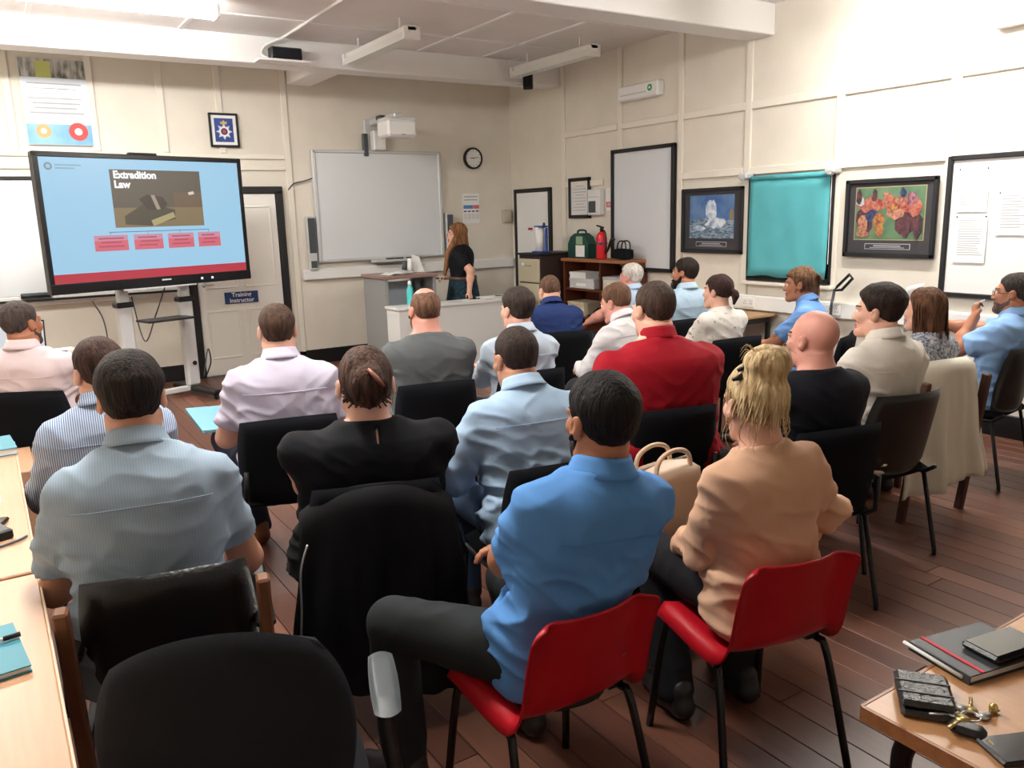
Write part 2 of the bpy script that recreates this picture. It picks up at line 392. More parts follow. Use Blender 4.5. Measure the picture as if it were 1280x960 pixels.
def art_match(e, W, H):
    w2, h2, zo = W*.375, H*.33, H*.06
    bx('print_border', (-.007, 0, zo), (.004, w2*2+.012, h2*2+.012), mat('gilt line', (170, 150, 110), .5), e)
    bx('print', (-.008, 0, zo), (.004, w2*2, h2*2), mat('field print', (94, 124, 92), .4, col2=(72, 104, 78), scale=9), e)
    cols = {'r': mat('shirt red print', (132, 46, 46), .5, col2=(176, 112, 90), scale=34), 'd': mat('dark print figure', (40, 34, 42), .5, col2=(96, 52, 58), scale=34), 'k': mat('skin print', (186, 136, 106), .5, col2=(120, 66, 58), scale=40), 'b': mat('blue print', (50, 66, 112), .5, col2=(30, 34, 50), scale=40), 'y': mat('yellow print', (180, 128, 66), .5, col2=(110, 50, 44), scale=40), 'w': M['greyprint'], 'p': mat('pink print', (160, 112, 122), .5, col2=(90, 50, 60), scale=40)}
    n = 0
    for c, x_, z_, rx, rz in (('d', -.2, -.06, .06, .13), ('d', .17, -.05, .09, .13), ('r', -.12, .07, .10, .06), ('r', .1, .06, .13, .06), ('k', -.16, -.09, .035, .08), ('b', -.10, -.02, .05, .05), ('y', -.06, -.05, .045, .06), ('k', .04, .0, .07, .045), ('r', .2, .05, .06, .07), ('y', -.05, -.13, .03, .05), ('p', .13, .11, .04, .05), ('k', -.02, .14, .025, .03), ('r', .0, .11, .04, .04), ('d', -.09, .17, .02, .05), ('b', .08, .17, .02, .04), ('d', .11, -.12, .03, .09), ('d', .22, -.13, .03, .08), ('w', -.22, .1, .03, .04), ('k', -.19, -.16, .05, .025), ('d', -.21, .13, .02, .06), ('k', .06, .10, .03, .03), ('y', .03, .05, .03, .025)):
        n += 1; rx *= 1.2; x2 = max(-w2+rx*1.2, min(w2-rx*1.2, x_*1.4)); z2 = zo+max(-h2+rz*1.2, min(h2-rz*1.2, z_)); poly(e, blob(x2, z2, rx, rz, 12, .2, n), cols[c], 'player', -.0103-.0003*n)
    plaque(e, W, H)
picture(5.32, 6.12, 1.26, 1.89, 'black framed seascape print of a crashing white wave', art_wave)
picture(3.46, 4.24, 1.27, 1.885, 'black framed print of a scrum of players on grass', art_match)

# roller blind window
wn = empty('window_1', (XW-.02, 4.81, 1.5), 0, 'small dark framed window covered by a turquoise roller blind', 'window', kind='structure')
bx('window_pane', (.012, 0, 0), (.006, .88, .92), M['glassdark'], wn)
for s_ in (-1, 1):
    bx('window_frame', (0, s_*.445, 0), (.035, .02, .95), M['black'], wn); bx('window_frame', (0, 0, s_*.465), (.035, .91, .02), M['black'], wn)
bx('window_sill', (-.02, 0, -.50), (.07, .98, .03), M['batten'], wn, bev=.006)
rb = empty('roller_blind', (XW-.05, 4.81, 1.5), 0, 'turquoise fabric roller blind pulled down over the small window', 'blind')
M['blind'] = mat('turquoise blind', (86, 172, 180), .7, var=.05, scale=5, bump=.05, bscale=300)
G = [[(.004*math.sin(k*1.3+j*.5)-(.012 if j == 10 else 0), -.425+.85*k/16, .44-.87*j/10-(.008*math.sin(k*.9) if j == 10 else 0)) for j in range(11)] for k in range(17)]
MB().sheet(G, .002).build('blind_cloth', M['blind'], rb, True)
MB().tube([(-.0, -.43, .45), (-.0, .43, .45)], .022, 12).build('roller_tube', M['blind'], rb, True)
for s_ in (-1, 1):
    b_ = MB(); b_.box((-.02, s_*.46, .475), (.11, .10, .055), bev=.012); b_.box((-.05, s_*.46, .455), (.05, .05, .04), bev=.01); b_.build('blind_bracket', M['silver'], rb)
ch = MB(); ch.tube([(-.01, -.445, .44), (-.01, -.447, -.3)], .003, 5); ch.build('pull_chain', M['white'], rb)

# notice board
nb = empty('notice_board', (XW-.026, 2.65, 1.505), 0, 'large white notice board with black frame and pinned papers', 'notice board')
bx('board_face', (.005, 0, 0), (.012, 1.46, .98), M['white'], nb)
for s_ in (-1, 1): bx('frame_edge', (-.004, s_*.735, 0), (.032, .04, 1.02), M['black'], nb, bev=.005); bx('frame_edge', (-.004, 0, s_*.495), (.032, 1.47, .035), M['black'], nb, bev=.005)
def wall_paper(yc, zc, W, H, label, rows, seed):
    q = random.Random(seed); p = empty('pinned_paper', (XW-.036, yc, zc), 0, label, 'paper')
    bx('sheet', (0, 0, 0), (.002, W, H), M['paper'], p)
    for k in range(rows):
        ll = W*q.uniform(.55, .8); bx('printed_line', (-.0016, W*.38-ll/2, H*.40-k*H*.78/rows), (.001, ll, H*.22/rows), M['greyprint'], p)
    for s_ in (-1, 1): MB().lathe([(.005, 0), (.006, .004), (.003, .008)], (-.001, s_*W*.45, H*.47), 8, Matrix.Rotation(R_(-90), 3, 'Y')).build('drawing_pin', M['black'], p)
wall_paper(3.21, 1.77, .22, .31, 'printed sheet pinned at the top of notice board', 14, 1)
wall_paper(3.2, 1.42, .23, .34, 'printed sheet pinned below another on notice board', 16, 2)
wall_paper(2.92, 1.6, .21, .3, 'printed sheet pinned towards middle of notice board', 12, 3)
MB().lathe([(.008, 0), (.008, .012), (.004, .02)], (XW-.04, 3.28, 2.025), 8).build('board_clip', M['metal'], None)
tag(bpy.data.objects['board_clip'], 'small metal hook on top edge of notice board', 'hook')

# narrow framed notice, meter box, fire notice, emergency lights
fn = empty('framed_notice', (XW-.02, 7.83, 1.857), 0, 'narrow black framed certificate above the bookcase', 'picture')
for s_ in (-1, 1): bx('frame_bar', (-.004, s_*.185, 0), (.03, .04, .47), M['black'], fn, bev=.005); bx('frame_bar', (-.004, 0, s_*.215), (.03, .41, .04), M['black'], fn, bev=.005)
bx('certificate', (.002, 0, 0), (.01, .35, .41), M['palegrey'], fn)
for k in range(9): bx('printed_line', (-.004, 0, .14-k*.035), (.001, .24 if k % 3 else .16, .008), M['greyprint'], fn)
mb = empty('meter_box', (XW-.045, 7.49, 1.80), 0, 'grey electrical box with dark window on the wall', 'switch box')
bx('housing', (0, 0, 0), (.09, .22, .29), M['palegrey'], mb, bev=.01); bx('window_cover', (-.047, .02, -.05), (.006, .13, .13), M['greyplas'], mb, bev=.003); bx('lid_seam', (-.046, 0, .06), (.003, .20, .006), M['greyprint'], mb)
fnn = empty('fire_notice', (XW-.004, 7.30, 1.83), 0, 'small white fire action notice with red band', 'sign')
bx('notice_sheet', (0, 0, 0), (.004, .11, .25), M['paper'], fnn); bx('red_band', (-.003, 0, -.06), (.002, .10, .06), mat('notice red2', (190, 52, 58), .6), fnn)
for k in range(3): bx('printed_line', (-.0042, 0, -.045-k*.015), (.001, .07, .006), M['paper'], fnn)
def emergency(yc, label, green):
    e = empty('emergency_light', (XW-.05, yc, 2.915), 0, label, 'light')
    bx('housing', (0, 0, 0), (.10, .62, .155), M['white'], e, bev=.015); bx('seam', (-.051, .06, -.02), (.003, .40, .006), M['greyprint'], e)
    if green:
        g = bx('sticker', (-.0515, -.2, .01), (.003, .11, .09), M['paper'], e); MB().lathe([(.034, 0), (.034, .003)], (-.053, -.2, .01), 16, Matrix.Rotation(R_(-90), 3, 'Y')).build('green_dot', mat('green dot', (30, 150, 80), .5), g)
        MB().lathe([(.013, 0), (.013, .002)], (-.0565, -.2, .01), 10, Matrix.Rotation(R_(-90), 3, 'Y')).build('running_mark', M['paper'], g)
emergency(6.74, 'white emergency light box with green dot above the tall panel', True)
emergency(2.85, 'white emergency light box above the notice board', False)

# left whiteboard, poster, crest on end wall
lw = empty('wall_whiteboard', (.8, YW-.025, 1.585), 0, 'wide whiteboard with dark frame behind the display', 'whiteboard')
bx('board_face', (0, 0, 0), (2.26, .02, 1.12), M['boardgrey'], lw)
for s_ in (-1, 1): bx('frame_edge', (0, -.006, s_*.57), (2.30, .035, .035), M['black'], lw, bev=.005); bx('frame_edge', (s_*1.14, -.006, 0), (.03, .035, 1.14), M['black'], lw, bev=.005)
bx('pen_tray', (0, -.05, -.6), (2.0, .07, .02), M['black'], lw, bev=.005)
er = empty('board_eraser', (.42, YW-.08, 1.01), 0, 'dark board eraser resting on whiteboard pen tray', 'eraser'); bx('eraser_grip', (0, 0, .03), (.26, .05, .035), M['greyplas'], er, bev=.01); bx('eraser_felt', (0, 0, .006), (.26, .05, .014), M['charfab'], er)
po = empty('poster', (.83, YW-.026, 2.87), 0, 'glossy poster of people above text and blue border', 'poster')
bx('poster_sheet', (0, 0, 0), (.57, .004, .80), mat('poster gloss', (214, 222, 232), .08, coat=.5), po)
cols = [mat('poster photo', (96, 100, 92), .1, col2=(206, 204, 200), scale=16, stretch=(1.5, 1, .4)), mat('poster blue', (120, 172, 208), .1, col2=(150, 196, 222), scale=4), mat('poster red', (198, 84, 84), .1), mat('poster orange', (216, 170, 120), .1), mat('poster yellow', (196, 200, 120), .1)]
bx('poster_photo', (0, -.003, .31), (.56, .002, .17), cols[0], po); bx('poster_photo_patch', (-.08, -.0042, .30), (.13, .001, .15), cols[4], po); bx('poster_footer', (0, -.003, -.30), (.56, .002, .19), cols[1], po)
for k in range(7): bx('printed_line', (-.01*(k % 2), -.003, .17-k*.045), (.46-.05*(k % 3), .002, .014), M['greyprint'], po)
for xx, c_, r_ in ((-.14, cols[3], .065), (.16, cols[2], .085)):
    o = MB().lathe([(r_, 0), (r_, .002)], (xx, -.0045, -.27), 20, Matrix.Rotation(R_(90), 3, 'X')).build('emblem_disc', c_, po); MB().lathe([(r_*.4, 0), (r_*.4, .002)], (xx, -.0068, -.27), 14, Matrix.Rotation(R_(90), 3, 'X')).build('emblem_centre', M['paper'], o)
cr = empty('framed_crest', (2.395, YW-.03, 2.66), 0, 'black framed star and crown crest on blue ground', 'picture')
for s_ in (-1, 1): bx('frame_bar', (s_*.142, -.005, 0), (.022, .03, .35), M['black'], cr, bev=.004); bx('frame_bar', (0, -.005, s_*.165), (.30, .03, .022), M['black'], cr, bev=.004)
bx('mount', (0, .003, 0), (.28, .012, .33), M['paper'], cr); bx('blue_ground', (0, -.005, 0), (.195, .003, .245), mat('crest blue', (44, 70, 136), .5), cr)
def rpoly(n, r0, r1, cx, cz): return [(cx+(r0 if k % 2 == 0 else r1)*math.sin(math.pi*k/n), cz+(r0 if k % 2 == 0 else r1)*math.cos(math.pi*k/n)) for k in range(2*n)]
def cpoly(pts, m, name, dy): MB().prism(pts, (0, dy, 0), (1, 0, 0), (0, 0, 1), (0, -1, 0), .0015).build(name, m, cr)
cpoly(rpoly(8, .086, .052, 0, -.015), M['silver'], 'star', -.0075); cpoly(rpoly(8, .06, .045, 0, -.015), M['paper'], 'star_rays', -.0093)
cpoly([(.036*math.cos(a*math.pi/10), -.015+.036*math.sin(a*math.pi/10)) for a in range(20)], mat('crest ring', (40, 48, 90), .5), 'ring', -.011); cpoly([(.02*math.cos(a*math.pi/8), -.015+.022*math.sin(a*math.pi/8)) for a in range(16)], mat('crest centre', (178, 60, 66), .5), 'centre', -.0128)
cpoly([(-.032, .062), (.032, .062), (.036, .092), (.018, .082), (.0, .105), (-.018, .082), (-.036, .092)], mat('crest gold', (206, 170, 96), .4), 'crown', -.0095)

# projection board, speakers, projector, clock, chart, thermostat
pb = empty('projection_board', (4.17, YW-.04, 1.835), 0, 'large interactive projection board with pale frame on end wall', 'whiteboard')
bx('board_face', (0, 0, 0), (1.60, .04, 1.22), M['boardgrey'], pb)
for s_ in (-1, 1): bx('frame_edge', (s_*.812, -.005, 0), (.045, .06, 1.28), M['silver'], pb, bev=.008); bx('frame_edge', (0, -.005, s_*.625), (1.65, .06, .035), M['silver'], pb, bev=.008)
tr = bx('pen_tray', (.12, -.06, -.66), (.60, .10, .035), M['silver'], pb, bev=.008)
for k, xx in enumerate((.0, .12, .27)): MB().tube([(xx, -.07, -.635), (xx+.11, -.07, -.635)], .009, 8).build('board_pen', [M['black'], M['black'], M['greyplas']][k], tr)
for xx, lb in ((3.265, 'slim grey wall speaker beside door end of projection board'), (5.09, 'slim grey wall speaker on lecturer side of projection board')):
    e = empty('wall_speaker', (xx, YW-.045, 1.42), 0, lb, 'speaker'); bx('cabinet', (0, 0, 0), (.10, .09, .62), M['silver'], e, bev=.012)
    bx('grille', (0, -.047, .09), (.085, .006, .40), M['greyplas'], e, bev=.002); bx('control_panel', (0, -.047, -.24), (.07, .006, .08), M['greyplas'], e, bev=.002)
pj = empty('projector', (4.1, YW, 2.5), 0, 'white short throw projector on wall arm above projection board', 'projector')
bx('wall_plate', (0, -.02, .12), (.16, .04, .42), M['silver'], pj, bev=.006)
bx('column', (.06, -.09, .09), (.16, .12, .22), M['white'], pj, bev=.012)
bx('arm', (.03, -.38, .30), (.09, .70, .07), M['silver'], pj, bev=.01)
pjb = bx('projector_body', (.06, -.62, .17), (.36, .30, .19), M['white'], pj, bev=.025)
bx('top_cover', (.06, -.62, .275), (.35, .29, .03), M['palegrey'], pjb, bev=.012); bx('vent', (.06, -.50, .295), (.12, .08, .02), M['blackplas'], pjb, bev=.004); bx('mirror_hood', (.0, -.42, .31), (.16, .12, .05), M['greyplas'], pjb, bev=.01)
bx('maker_badge', (.07, -.771, .10), (.05, .002, .012), M['greyprint'], pjb)
bx('power_brick', (-.09, -.05, .04), (.06, .06, .26), M['greyplas'], pj, bev=.008)
MB().tube(smooth_path([(-.09, -.05, -.05), (-.13, -.04, -.10), (-.2, -.03, -.15), (-.33, -.02, -.02-.16)]), .008, 6).build('cable', M['greyplas'], pj); MB().tube(smooth_path([(-.06, -.05, -.06), (-.07, -.03, -.12), (-.11, -.02, -.18)]), .008, 6).build('cable', M['blackplas'], pj)
ck = empty('wall_clock', (5.5, YW-.02, 2.41), 0, 'round white wall clock with black rim', 'clock'); RX = Matrix.Rotation(R_(90), 3, 'X')
MB().lathe([(.135, -.02), (.135, .02), (.125, .03), (.112, .024), (.112, .0)], (0, 0, 0), 32, RX).build('rim', M['black'], ck, True); MB().lathe([(.112, 0), (.112, .01)], (0, -.004, 0), 32, RX).build('dial', M['white'], ck)
bx('hour_hand', (-.018, -.018, .003), (.055, .003, .008), M['black'], ck); bx('minute_hand', (.03, -.019, .006), (.085, .003, .006), M['black'], ck, rot=Matrix.Rotation(R_(-12), 3, 'Y'))
for k in range(12): a = k*math.pi/6; bx('hour_mark', (.095*math.sin(a), -.0155, .095*math.cos(a)), (.006, .003, .014), M['greyplas'], ck, rot=Matrix.Rotation(a, 3, 'Y'))
wc = empty('wall_chart', (5.455, YW-.004, 1.78), 0, 'paper year chart with blue and red header on end wall', 'chart')
bx('chart_sheet', (0, 0, 0), (.25, .004, .38), M['paper'], wc); bx('blue_header', (-.045, -.003, .02), (.14, .002, .045), mat('chart blue', (84, 138, 196), .6), wc); bx('red_header', (.075, -.003, .02), (.09, .002, .045), mat('chart red', (206, 110, 116), .6), wc)
for k in range(4): bx('month_header', (-.09+k*.06, -.003, -.035), (.04, .002, .016), M['navy'], wc); bx('month_block', (-.09+k*.06, -.003, -.10), (.045, .002, .07), M['palegrey'], wc)
for k in range(2): bx('printed_line', (0, -.003, .15-k*.04), (.2, .002, .012), M['greyprint'], wc)
th = empty('thermostat_box', (5.99, YW-.03, 1.67), 0, 'small beige control box near the corner', 'control box'); bx('housing', (0, 0, 0), (.13, .06, .17), mat('beige plastic', (190, 182, 160), .5), th, bev=.008); bx('cover', (-.01, -.033, .0), (.09, .008, .13), mat('beige cover', (200, 192, 170), .5), th, bev=.003)
tag(MB().tube(smooth_path([(3.05, YW-.02, 2.03), (3.12, YW-.03, 2.10), (3.25, YW-.03, 2.13), (3.37, YW-.04, 2.17)]), .008, 6).build('loose_cable', M['greyplas'], None, True), 'grey cable running from door batten to projection board', 'cable')

# ceiling: loudspeakers, conduit, fluorescent fittings
sp = empty('ceiling_speaker', (2.70, 8.11, 3.2), 0, 'small black loudspeaker on a white shelf on the far beam', 'speaker'); bx('shelf', (0, 0, -.015), (.50, .18, .02), M['beam'], sp); bx('cabinet', (.03, 0, .055), (.30, .12, .11), M['blackplas'], sp, bev=.01); bx('grille', (.03, -.063, .055), (.27, .006, .085), M['charfab'], sp)
sp2 = empty('ceiling_speaker', (5.52, 8.06, 3.17), R_(-40), 'small black loudspeaker tilted on bracket at the wall end of beam', 'speaker'); rt = Matrix.Rotation(R_(10), 3, 'X'); bx('cabinet', (0, 0, 0), (.11, .10, .17), M['blackplas'], sp2, bev=.01, rot=rt); bx('grille', (0, -.054, .005), (.09, .006, .14), M['charfab'], sp2, rot=rt); MB().tube([(0, .05, .02), (0, .13, .05)], .012, 8).build('bracket', M['blackplas'], sp2)
tag(MB().tube(smooth_path([(5.48, 8.08, 3.15), (5.35, 8.05, 3.12), (5.28, 8.1, 3.2), (5.3, 8.15, 3.36), (5.4, 8.0, 3.41)]), .006, 6).build('speaker_wire', M['palegrey'], None, True), 'thin white wire looping to the tilted loudspeaker', 'cable')
tag(MB().tube([(2.70, 5.36, 3.405), (2.72, 8.0, 3.405)]+smooth_path([(2.70, 8.1, 3.395), (2.56, 8.17, 3.33), (2.52, 8.17, 3.25), (2.57, 8.15, 3.22)]), .013, 8).build('ceiling_conduit', M['beam'], None, True), 'white conduit across ceiling to the beam loudspeaker', 'conduit')
M['tube_off'] = mat('unlit diffuser', (226, 228, 224), .3)
M['lamp'] = mat('lit diffuser', (255, 252, 246), .5, emit=LAMP)
def fluor(x, y, L_, along, label, lit, z=3.25):
    e = empty('fluorescent_light', (x, y, z), 0 if along == 'y' else R_(90), label, 'light')
    bx('spine', (0, 0, .04), (.09, L_, .05), M['beam'], e, bev=.006)
    dm = MB(); dm.prism([(-.075, .01), (-.06, -.045), (.06, -.045), (.075, .01)], (0, -L_/2+.03, 0), (1, 0, 0), (0, 0, 1), (0, 1, 0), L_-.06); dm.build('diffuser', M['lamp'] if lit else M['tube_off'], e)
    for s_ in (-1, 1): bx('end_cap', (0, s_*(L_/2-.015), .0), (.16, .03, .11), M['beam'], e, bev=.006); MB().tube([(0, s_*L_*.33, .06), (0, s_*L_*.33, ZC-z)], .01, 8).build('hanger', M['beam'], e)
fluor(3.40, 7.43, 1.42, 'y', 'unlit fluorescent batten hanging near the end of the beam over projection board', False)
fluor(5.36, 7.36, 1.42, 'y', 'unlit fluorescent batten hanging beside the picture wall', False)
fluor(1.05, 6.95, 1.55, 'x', 'lit fluorescent fitting glowing above the display', True, 3.30)
fluor(5.1, 3.2, 1.55, 'y', 'lit fluorescent fitting over the seats by the picture wall', True)
fluor(-.72, 6.95, 1.45, 'x', 'added unseen fluorescent fitting brightening the far bay by the side wall', True, 3.30)  # extra fitting out of view, added to brighten the far end
fluor(0.7, 2.95, 1.55, 'y', 'lit fluorescent fitting over the seats by the long desk', True)
# ================================================================== furniture
def pad(mb, w, h, t, c, rot=None, curve=0, n=12, rnd_=.35, mi=0, bulge=0):
    """rounded cushion in its local xz plane, thickness along y"""
    c = Vector(c); F = []; B = []
    for i in range(n+1):
        for j in range(n+1):
            u, v = -1+2*i/n, -1+2*j/n
            x = u*math.sqrt(1-rnd_*v*v/2); z = v*math.sqrt(1-rnd_*u*u/2); e = max(abs(u), abs(v)); k = math.sqrt(max(0, 1-e**8)); cy = curve*x*x
            F.append(Vector((x*w/2, cy+t/2*k+bulge*(1-u*u)*(1-v*v), z*h/2))); B.append(Vector((x*w/2, cy-t/2*k, z*h/2)))
    vs = F+B; N = (n+1)**2; fs = []
    for i in range(n):
        for j in range(n):
            q = (i*(n+1)+j, i*(n+1)+j+1, (i+1)*(n+1)+j+1, (i+1)*(n+1)+j); fs.append(q); fs.append(tuple(a+N for a in q[::-1]))
    for k in range(n):
        for a, b, fl in ((k, k+1, 0), (n*(n+1)+k, n*(n+1)+k+1, 1), (k*(n+1), (k+1)*(n+1), 1), (k*(n+1)+n, (k+1)*(n+1)+n, 0)):
            q = (a, a+N, b+N, b); fs.append(q if not fl else q[::-1])
    if rot is not None: vs = [rot @ p for p in vs]
    mb.add([p+c for p in vs], fs, mi); return mb
RXm = lambda a: Matrix.Rotation(R_(a), 3, 'X')
def chair_black(loc, az, label, plastic=False, group=None):
    e = empty('meeting_chair', (loc[0], loc[1], 0), -R_(az), label, 'chair', group)
    pad(MB(), .47, .44, .06, (0, .0, .435), RXm(90), 0).build('seat', M['blackfab'], e, True)
    if plastic: pad(MB(), .46, .42, .022, (0, -.255, .64), RXm(12), .075).build('backrest', M['blackplas'], e, True)
    else: pad(MB(), .46, .43, .05, (0, -.245, .625), RXm(10), .05).build('backrest', M['blackfab'], e, True)
    for s_ in (-1, 1):
        MB().tube([(s_*.22, .17, .405), (s_*.235, .21, .02), (s_*.235, .21, 0)], .011, 8).build('leg', M['black'], e, True)
        MB().tube([(s_*.22, -.17, .405), (s_*.235, -.25, .02), (s_*.235, -.25, 0)], .011, 8).build('leg', M['black'], e, True)
        MB().tube([(s_*.22, .17, .405), (s_*.22, -.17, .405), (s_*.21, -.235, .45)]+([] if plastic else [(s_*.2, -.25, .6)]), .011, 8).build('side_rail', M['black'], e, True)
    MB().tube([(-.22, .12, .40), (.22, .12, .40)], .009, 8).build('stretcher', M['black'], e, True)
    return e
def chair_red(loc, az, label):
    e = empty('plastic_chair', (loc[0], loc[1], 0), -R_(az), label, 'chair', 'red plastic shell chairs')
    prof = smooth_path([(0, .205, .405), (0, .19, .432), (0, .10, .43), (0, -.02, .42), (0, -.12, .425), (0, -.17, .465), (0, -.19, .53), (0, -.21, .62), (0, -.235, .70), (0, -.245, .73)], 3)
    G = []; n = len(prof)
    for i, p in enumerate(prof):
        f = i/(n-1); row = []; b = min(1, max(0, (f-.45)/.2))
        wd = .208-.010*b+(-.02 if f < .08 else 0)
        if f > .9: wd -= (f-.9)*.35
        for k in range(15):
            u = -1+2*k/14; a = abs(u); row.append((u*wd, p.y+b*(.05*a**2-.055*max(0, a-.80)/.2), p.z+(1-b)*(.028*a**3-.05*max(0, a-.86)/.14)))
        G.append(row)
    MB().sheet(G, .006).build('seat_shell', M['red'], e, True)
    for s_ in (-1, 1):
        MB().tube(smooth_path([(s_*.185, .05, .395), (s_*.185, .13, .392), (s_*.193, .17, .35), (s_*.215, .215, .0)], 4), .012, 10).build('leg', M['blackgloss'], e, True)
        MB().tube(smooth_path([(s_*.185, .05, .395), (s_*.185, -.09, .392), (s_*.193, -.135, .35), (s_*.22, -.22, .0)], 4), .012, 10).build('leg', M['blackgloss'], e, True)
        for yy in (.12, -.08): bx('bracket', (s_*.17, yy, .40), (.05, .03, .02), M['black'], e)
    MB().tube([(-.18, .1, .395), (.18, .1, .395)], .01, 8).build('stretcher', M['blackgloss'], e, True)
    return e
def chair_wood(loc, az, label, arms=True):
    e = empty('wooden_chair', (loc[0], loc[1], 0), -R_(az), label, 'chair')
    pad(MB(), .44, .46, .09, (0, .02, .42), RXm(90), 0).build('seat', M['vinyl'], e, True)
    pad(MB(), .43, .44, .06, (0, -.225, .615), RXm(10), .05).build('backrest', M['vinyl'], e, True)
    for s_ in (-1, 1):
        MB().box((s_*.232, -.235, .39), (.034, .045, .80), Matrix.Rotation(R_(7), 3, 'X'), .006).build('leg', M['darkwood'] if not arms else mat('walnut post', (122, 80, 54), .45), e)
        MB().box((s_*.232, .22, .31 if arms else .21), (.03, .04, .62 if arms else .42), None, .006).build('leg', M['darkwood'] if not arms else M['black'], e)
        if arms: MB().box((s_*.232, .0, .635), (.05, .50, .026), None, .008).build('armrest', M['black'], e)
        MB().box((s_*.232, .0, .36), (.024, .42, .05), None, .004).build('side_rail', M['darkwood'] if not arms else M['black'], e)
    return e

# ---- office chair
oc = empty('office_chair', (.345, 1.62, 0), -R_(20), 'charcoal fabric office swivel chair with grey armrest, empty', 'chair')
pad(MB(), .46, .56, .075, (0, -.265, .725), RXm(8), .06, 18, .85, bulge=.01).build('backrest', M['charfab'], oc, True)
pad(MB(), .50, .48, .09, (0, .02, .45), RXm(90), 0, 14, .5).build('seat', M['charfab'], oc, True)
for s_ in (1,):
    a = MB().tube(smooth_path([(s_*.20, -.02, .40), (s_*.30, .0, .42), (s_*.295, .02, .55), (s_*.295, .04, .655)], 5), .02, 10).build('arm_post', M['blackplas'], oc, True)
    pad(MB(), .065, .27, .03, (s_*.295, .02, .67), RXm(90), 0, 8, .5).build('armrest', M['greyplas'], oc, True)
MB().box((0, -.20, .41), (.07, .16, .02)).build('back_bar', M['blackplas'], oc); MB().tube([(0, -.28, .40), (0, -.30, .55)], .02, 8).build('back_stem', M['blackplas'], oc)
MB().lathe([(.03, .09), (.03, .25), (.02, .25), (.02, .40)], (0, 0, 0), 14).build('gas_lift', M['black'], oc, True)
for k in range(5):
    a = 2*math.pi*k/5+.3; l = MB().tube([(0, 0, .10), (.29*math.cos(a), .29*math.sin(a), .075)], [.028, .018], 8).build('base_spoke', M['blackplas'], oc, True)
    MB().lathe([(.026, -.012), (.028, 0), (.026, .012)], (.29*math.cos(a), .29*math.sin(a), .028), 12, Matrix.Rotation(a, 3, 'Z') @ RXm(90)).build('castor', M['black'], l, True)

# ---- display on stand
TVH = R_(17.6)
tv = empty('large_display', (1.39, 8.19, 0), TVH, 'large black framed touch display showing a blue presentation slide', 'display')
W, H, zc = 1.93, 1.187, 1.71
bx('casing', (0, .045, zc), (W, .07, H), M['black'], tv, bev=.012)
for s_ in (-1, 1): bx('bezel', (s_*(W/2-.022), .005, zc), (.044, .025, H), M['blackgloss'], tv, bev=.006)
bx('bezel', (0, .005, zc+H/2-.022), (W, .025, .044), M['blackgloss'], tv, bev=.006); bx('bezel', (0, .003, zc-H/2+.045), (W, .03, .09), M['blackgloss'], tv, bev=.006)
bx('camera_bar', (-.02, .03, zc+H/2+.008), (.26, .05, .022), M['black'], tv, bev=.006)
sw, sh, sz = W-.088, H-.134, zc+.023
def emat(n, c, k=.85):
    m = mat(n, c, .25, emit=k); m.node_tree.nodes['Principled BSDF'].inputs['Base Color'].default_value = (.01, .01, .01, 1); return m
scr = bx('screen', (0, .003, sz), (sw, .008, sh), emat('slide blue', (168, 216, 246)), tv)
def sl(name, x0, x1, y0, y1, m, lift=1, par=None):
    return bx(name, (-sw/2+sw*(x0+x1)/2, -.0012-.0009*lift, sz+sh/2-sh*(y0+y1)/2), (sw*(x1-x0), .0008, sh*(y1-y0)), m, par or scr)
sl('slide_footer', 0, 1, .925, 1, emat('slide red', (196, 58, 74)))
ph = sl('slide_photo', .31, .775, .085, .565, emat('slide photo', (104, 94, 82)))
sl('slide_photo_table', .31, .775, .40, .565, emat('slide photo table', (140, 122, 92)), 2); sl('slide_photo_light', .62, .775, .27, .40, emat('slide photo light', (120, 98, 80)), 2)
def spoly(name, pts, m, lift): MB().prism([(-sw/2+sw*a, sz+sh/2-sh*b) for a, b in pts], (0, -.0012-.0009*lift, 0), (1, 0, 0), (0, 0, 1), (0, -1, 0), .0006).build(name, m, scr)
spoly('gavel_shadow', [(.36, .47), (.47, .36), (.62, .42), (.62, .5), (.49, .555), (.36, .54)], emat('slide shadow', (88, 80, 66)), 3)
spoly('book', [(.49, .51), (.61, .44), (.62, .485), (.5, .56)], emat('slide book', (182, 168, 120)), 4); spoly('gavel_head', [(.44, .33), (.48, .29), (.56, .31), (.585, .37), (.56, .42), (.48, .42)], emat('slide gavel', (78, 66, 58)), 4)
spoly('gavel_ring', [(.50, .295), (.52, .295), (.545, .415), (.525, .418)], emat('slide ring', (170, 158, 140)), 5); spoly('highlight', [(.70, .27), (.73, .26), (.735, .285), (.705, .295)], emat('slide glint', (226, 220, 210)), 4)
wh = emat('slide white', (246, 248, 250), 1.0)
text_mesh('Extradition\nLaw', .088, wh, 'slide_title', scr, plane_mat((-sw/2+sw*.325, -.0068, sz+sh/2-sh*.155), (1, 0, 0), (0, 0, 1)), .004)
gl = emat('slide line', (92, 130, 160)); sl('connector', .275, .80, .598, .604, gl)
pk = emat('slide box', (226, 112, 128)); pk2 = emat('slide box top', (214, 150, 176)); tx = emat('slide box text', (192, 88, 108))
for k, (a, b) in enumerate(((.20, .362), (.392, .54), (.568, .708), (.733, .86))):
    sl('connector', (a+b)/2-.001, (a+b)/2+.001, .604, .625, gl); q = sl('slide_box', a, b, .625, .755, pk, 1); sl('slide_box_shade', a, b, .625, .67, pk2, 2)
    for j in range(3): sl('slide_box_text', a+.02+.012*(j % 2), b-.02-.012*((j+k) % 2), .645+j*.033, .658+j*.033, tx, 3)
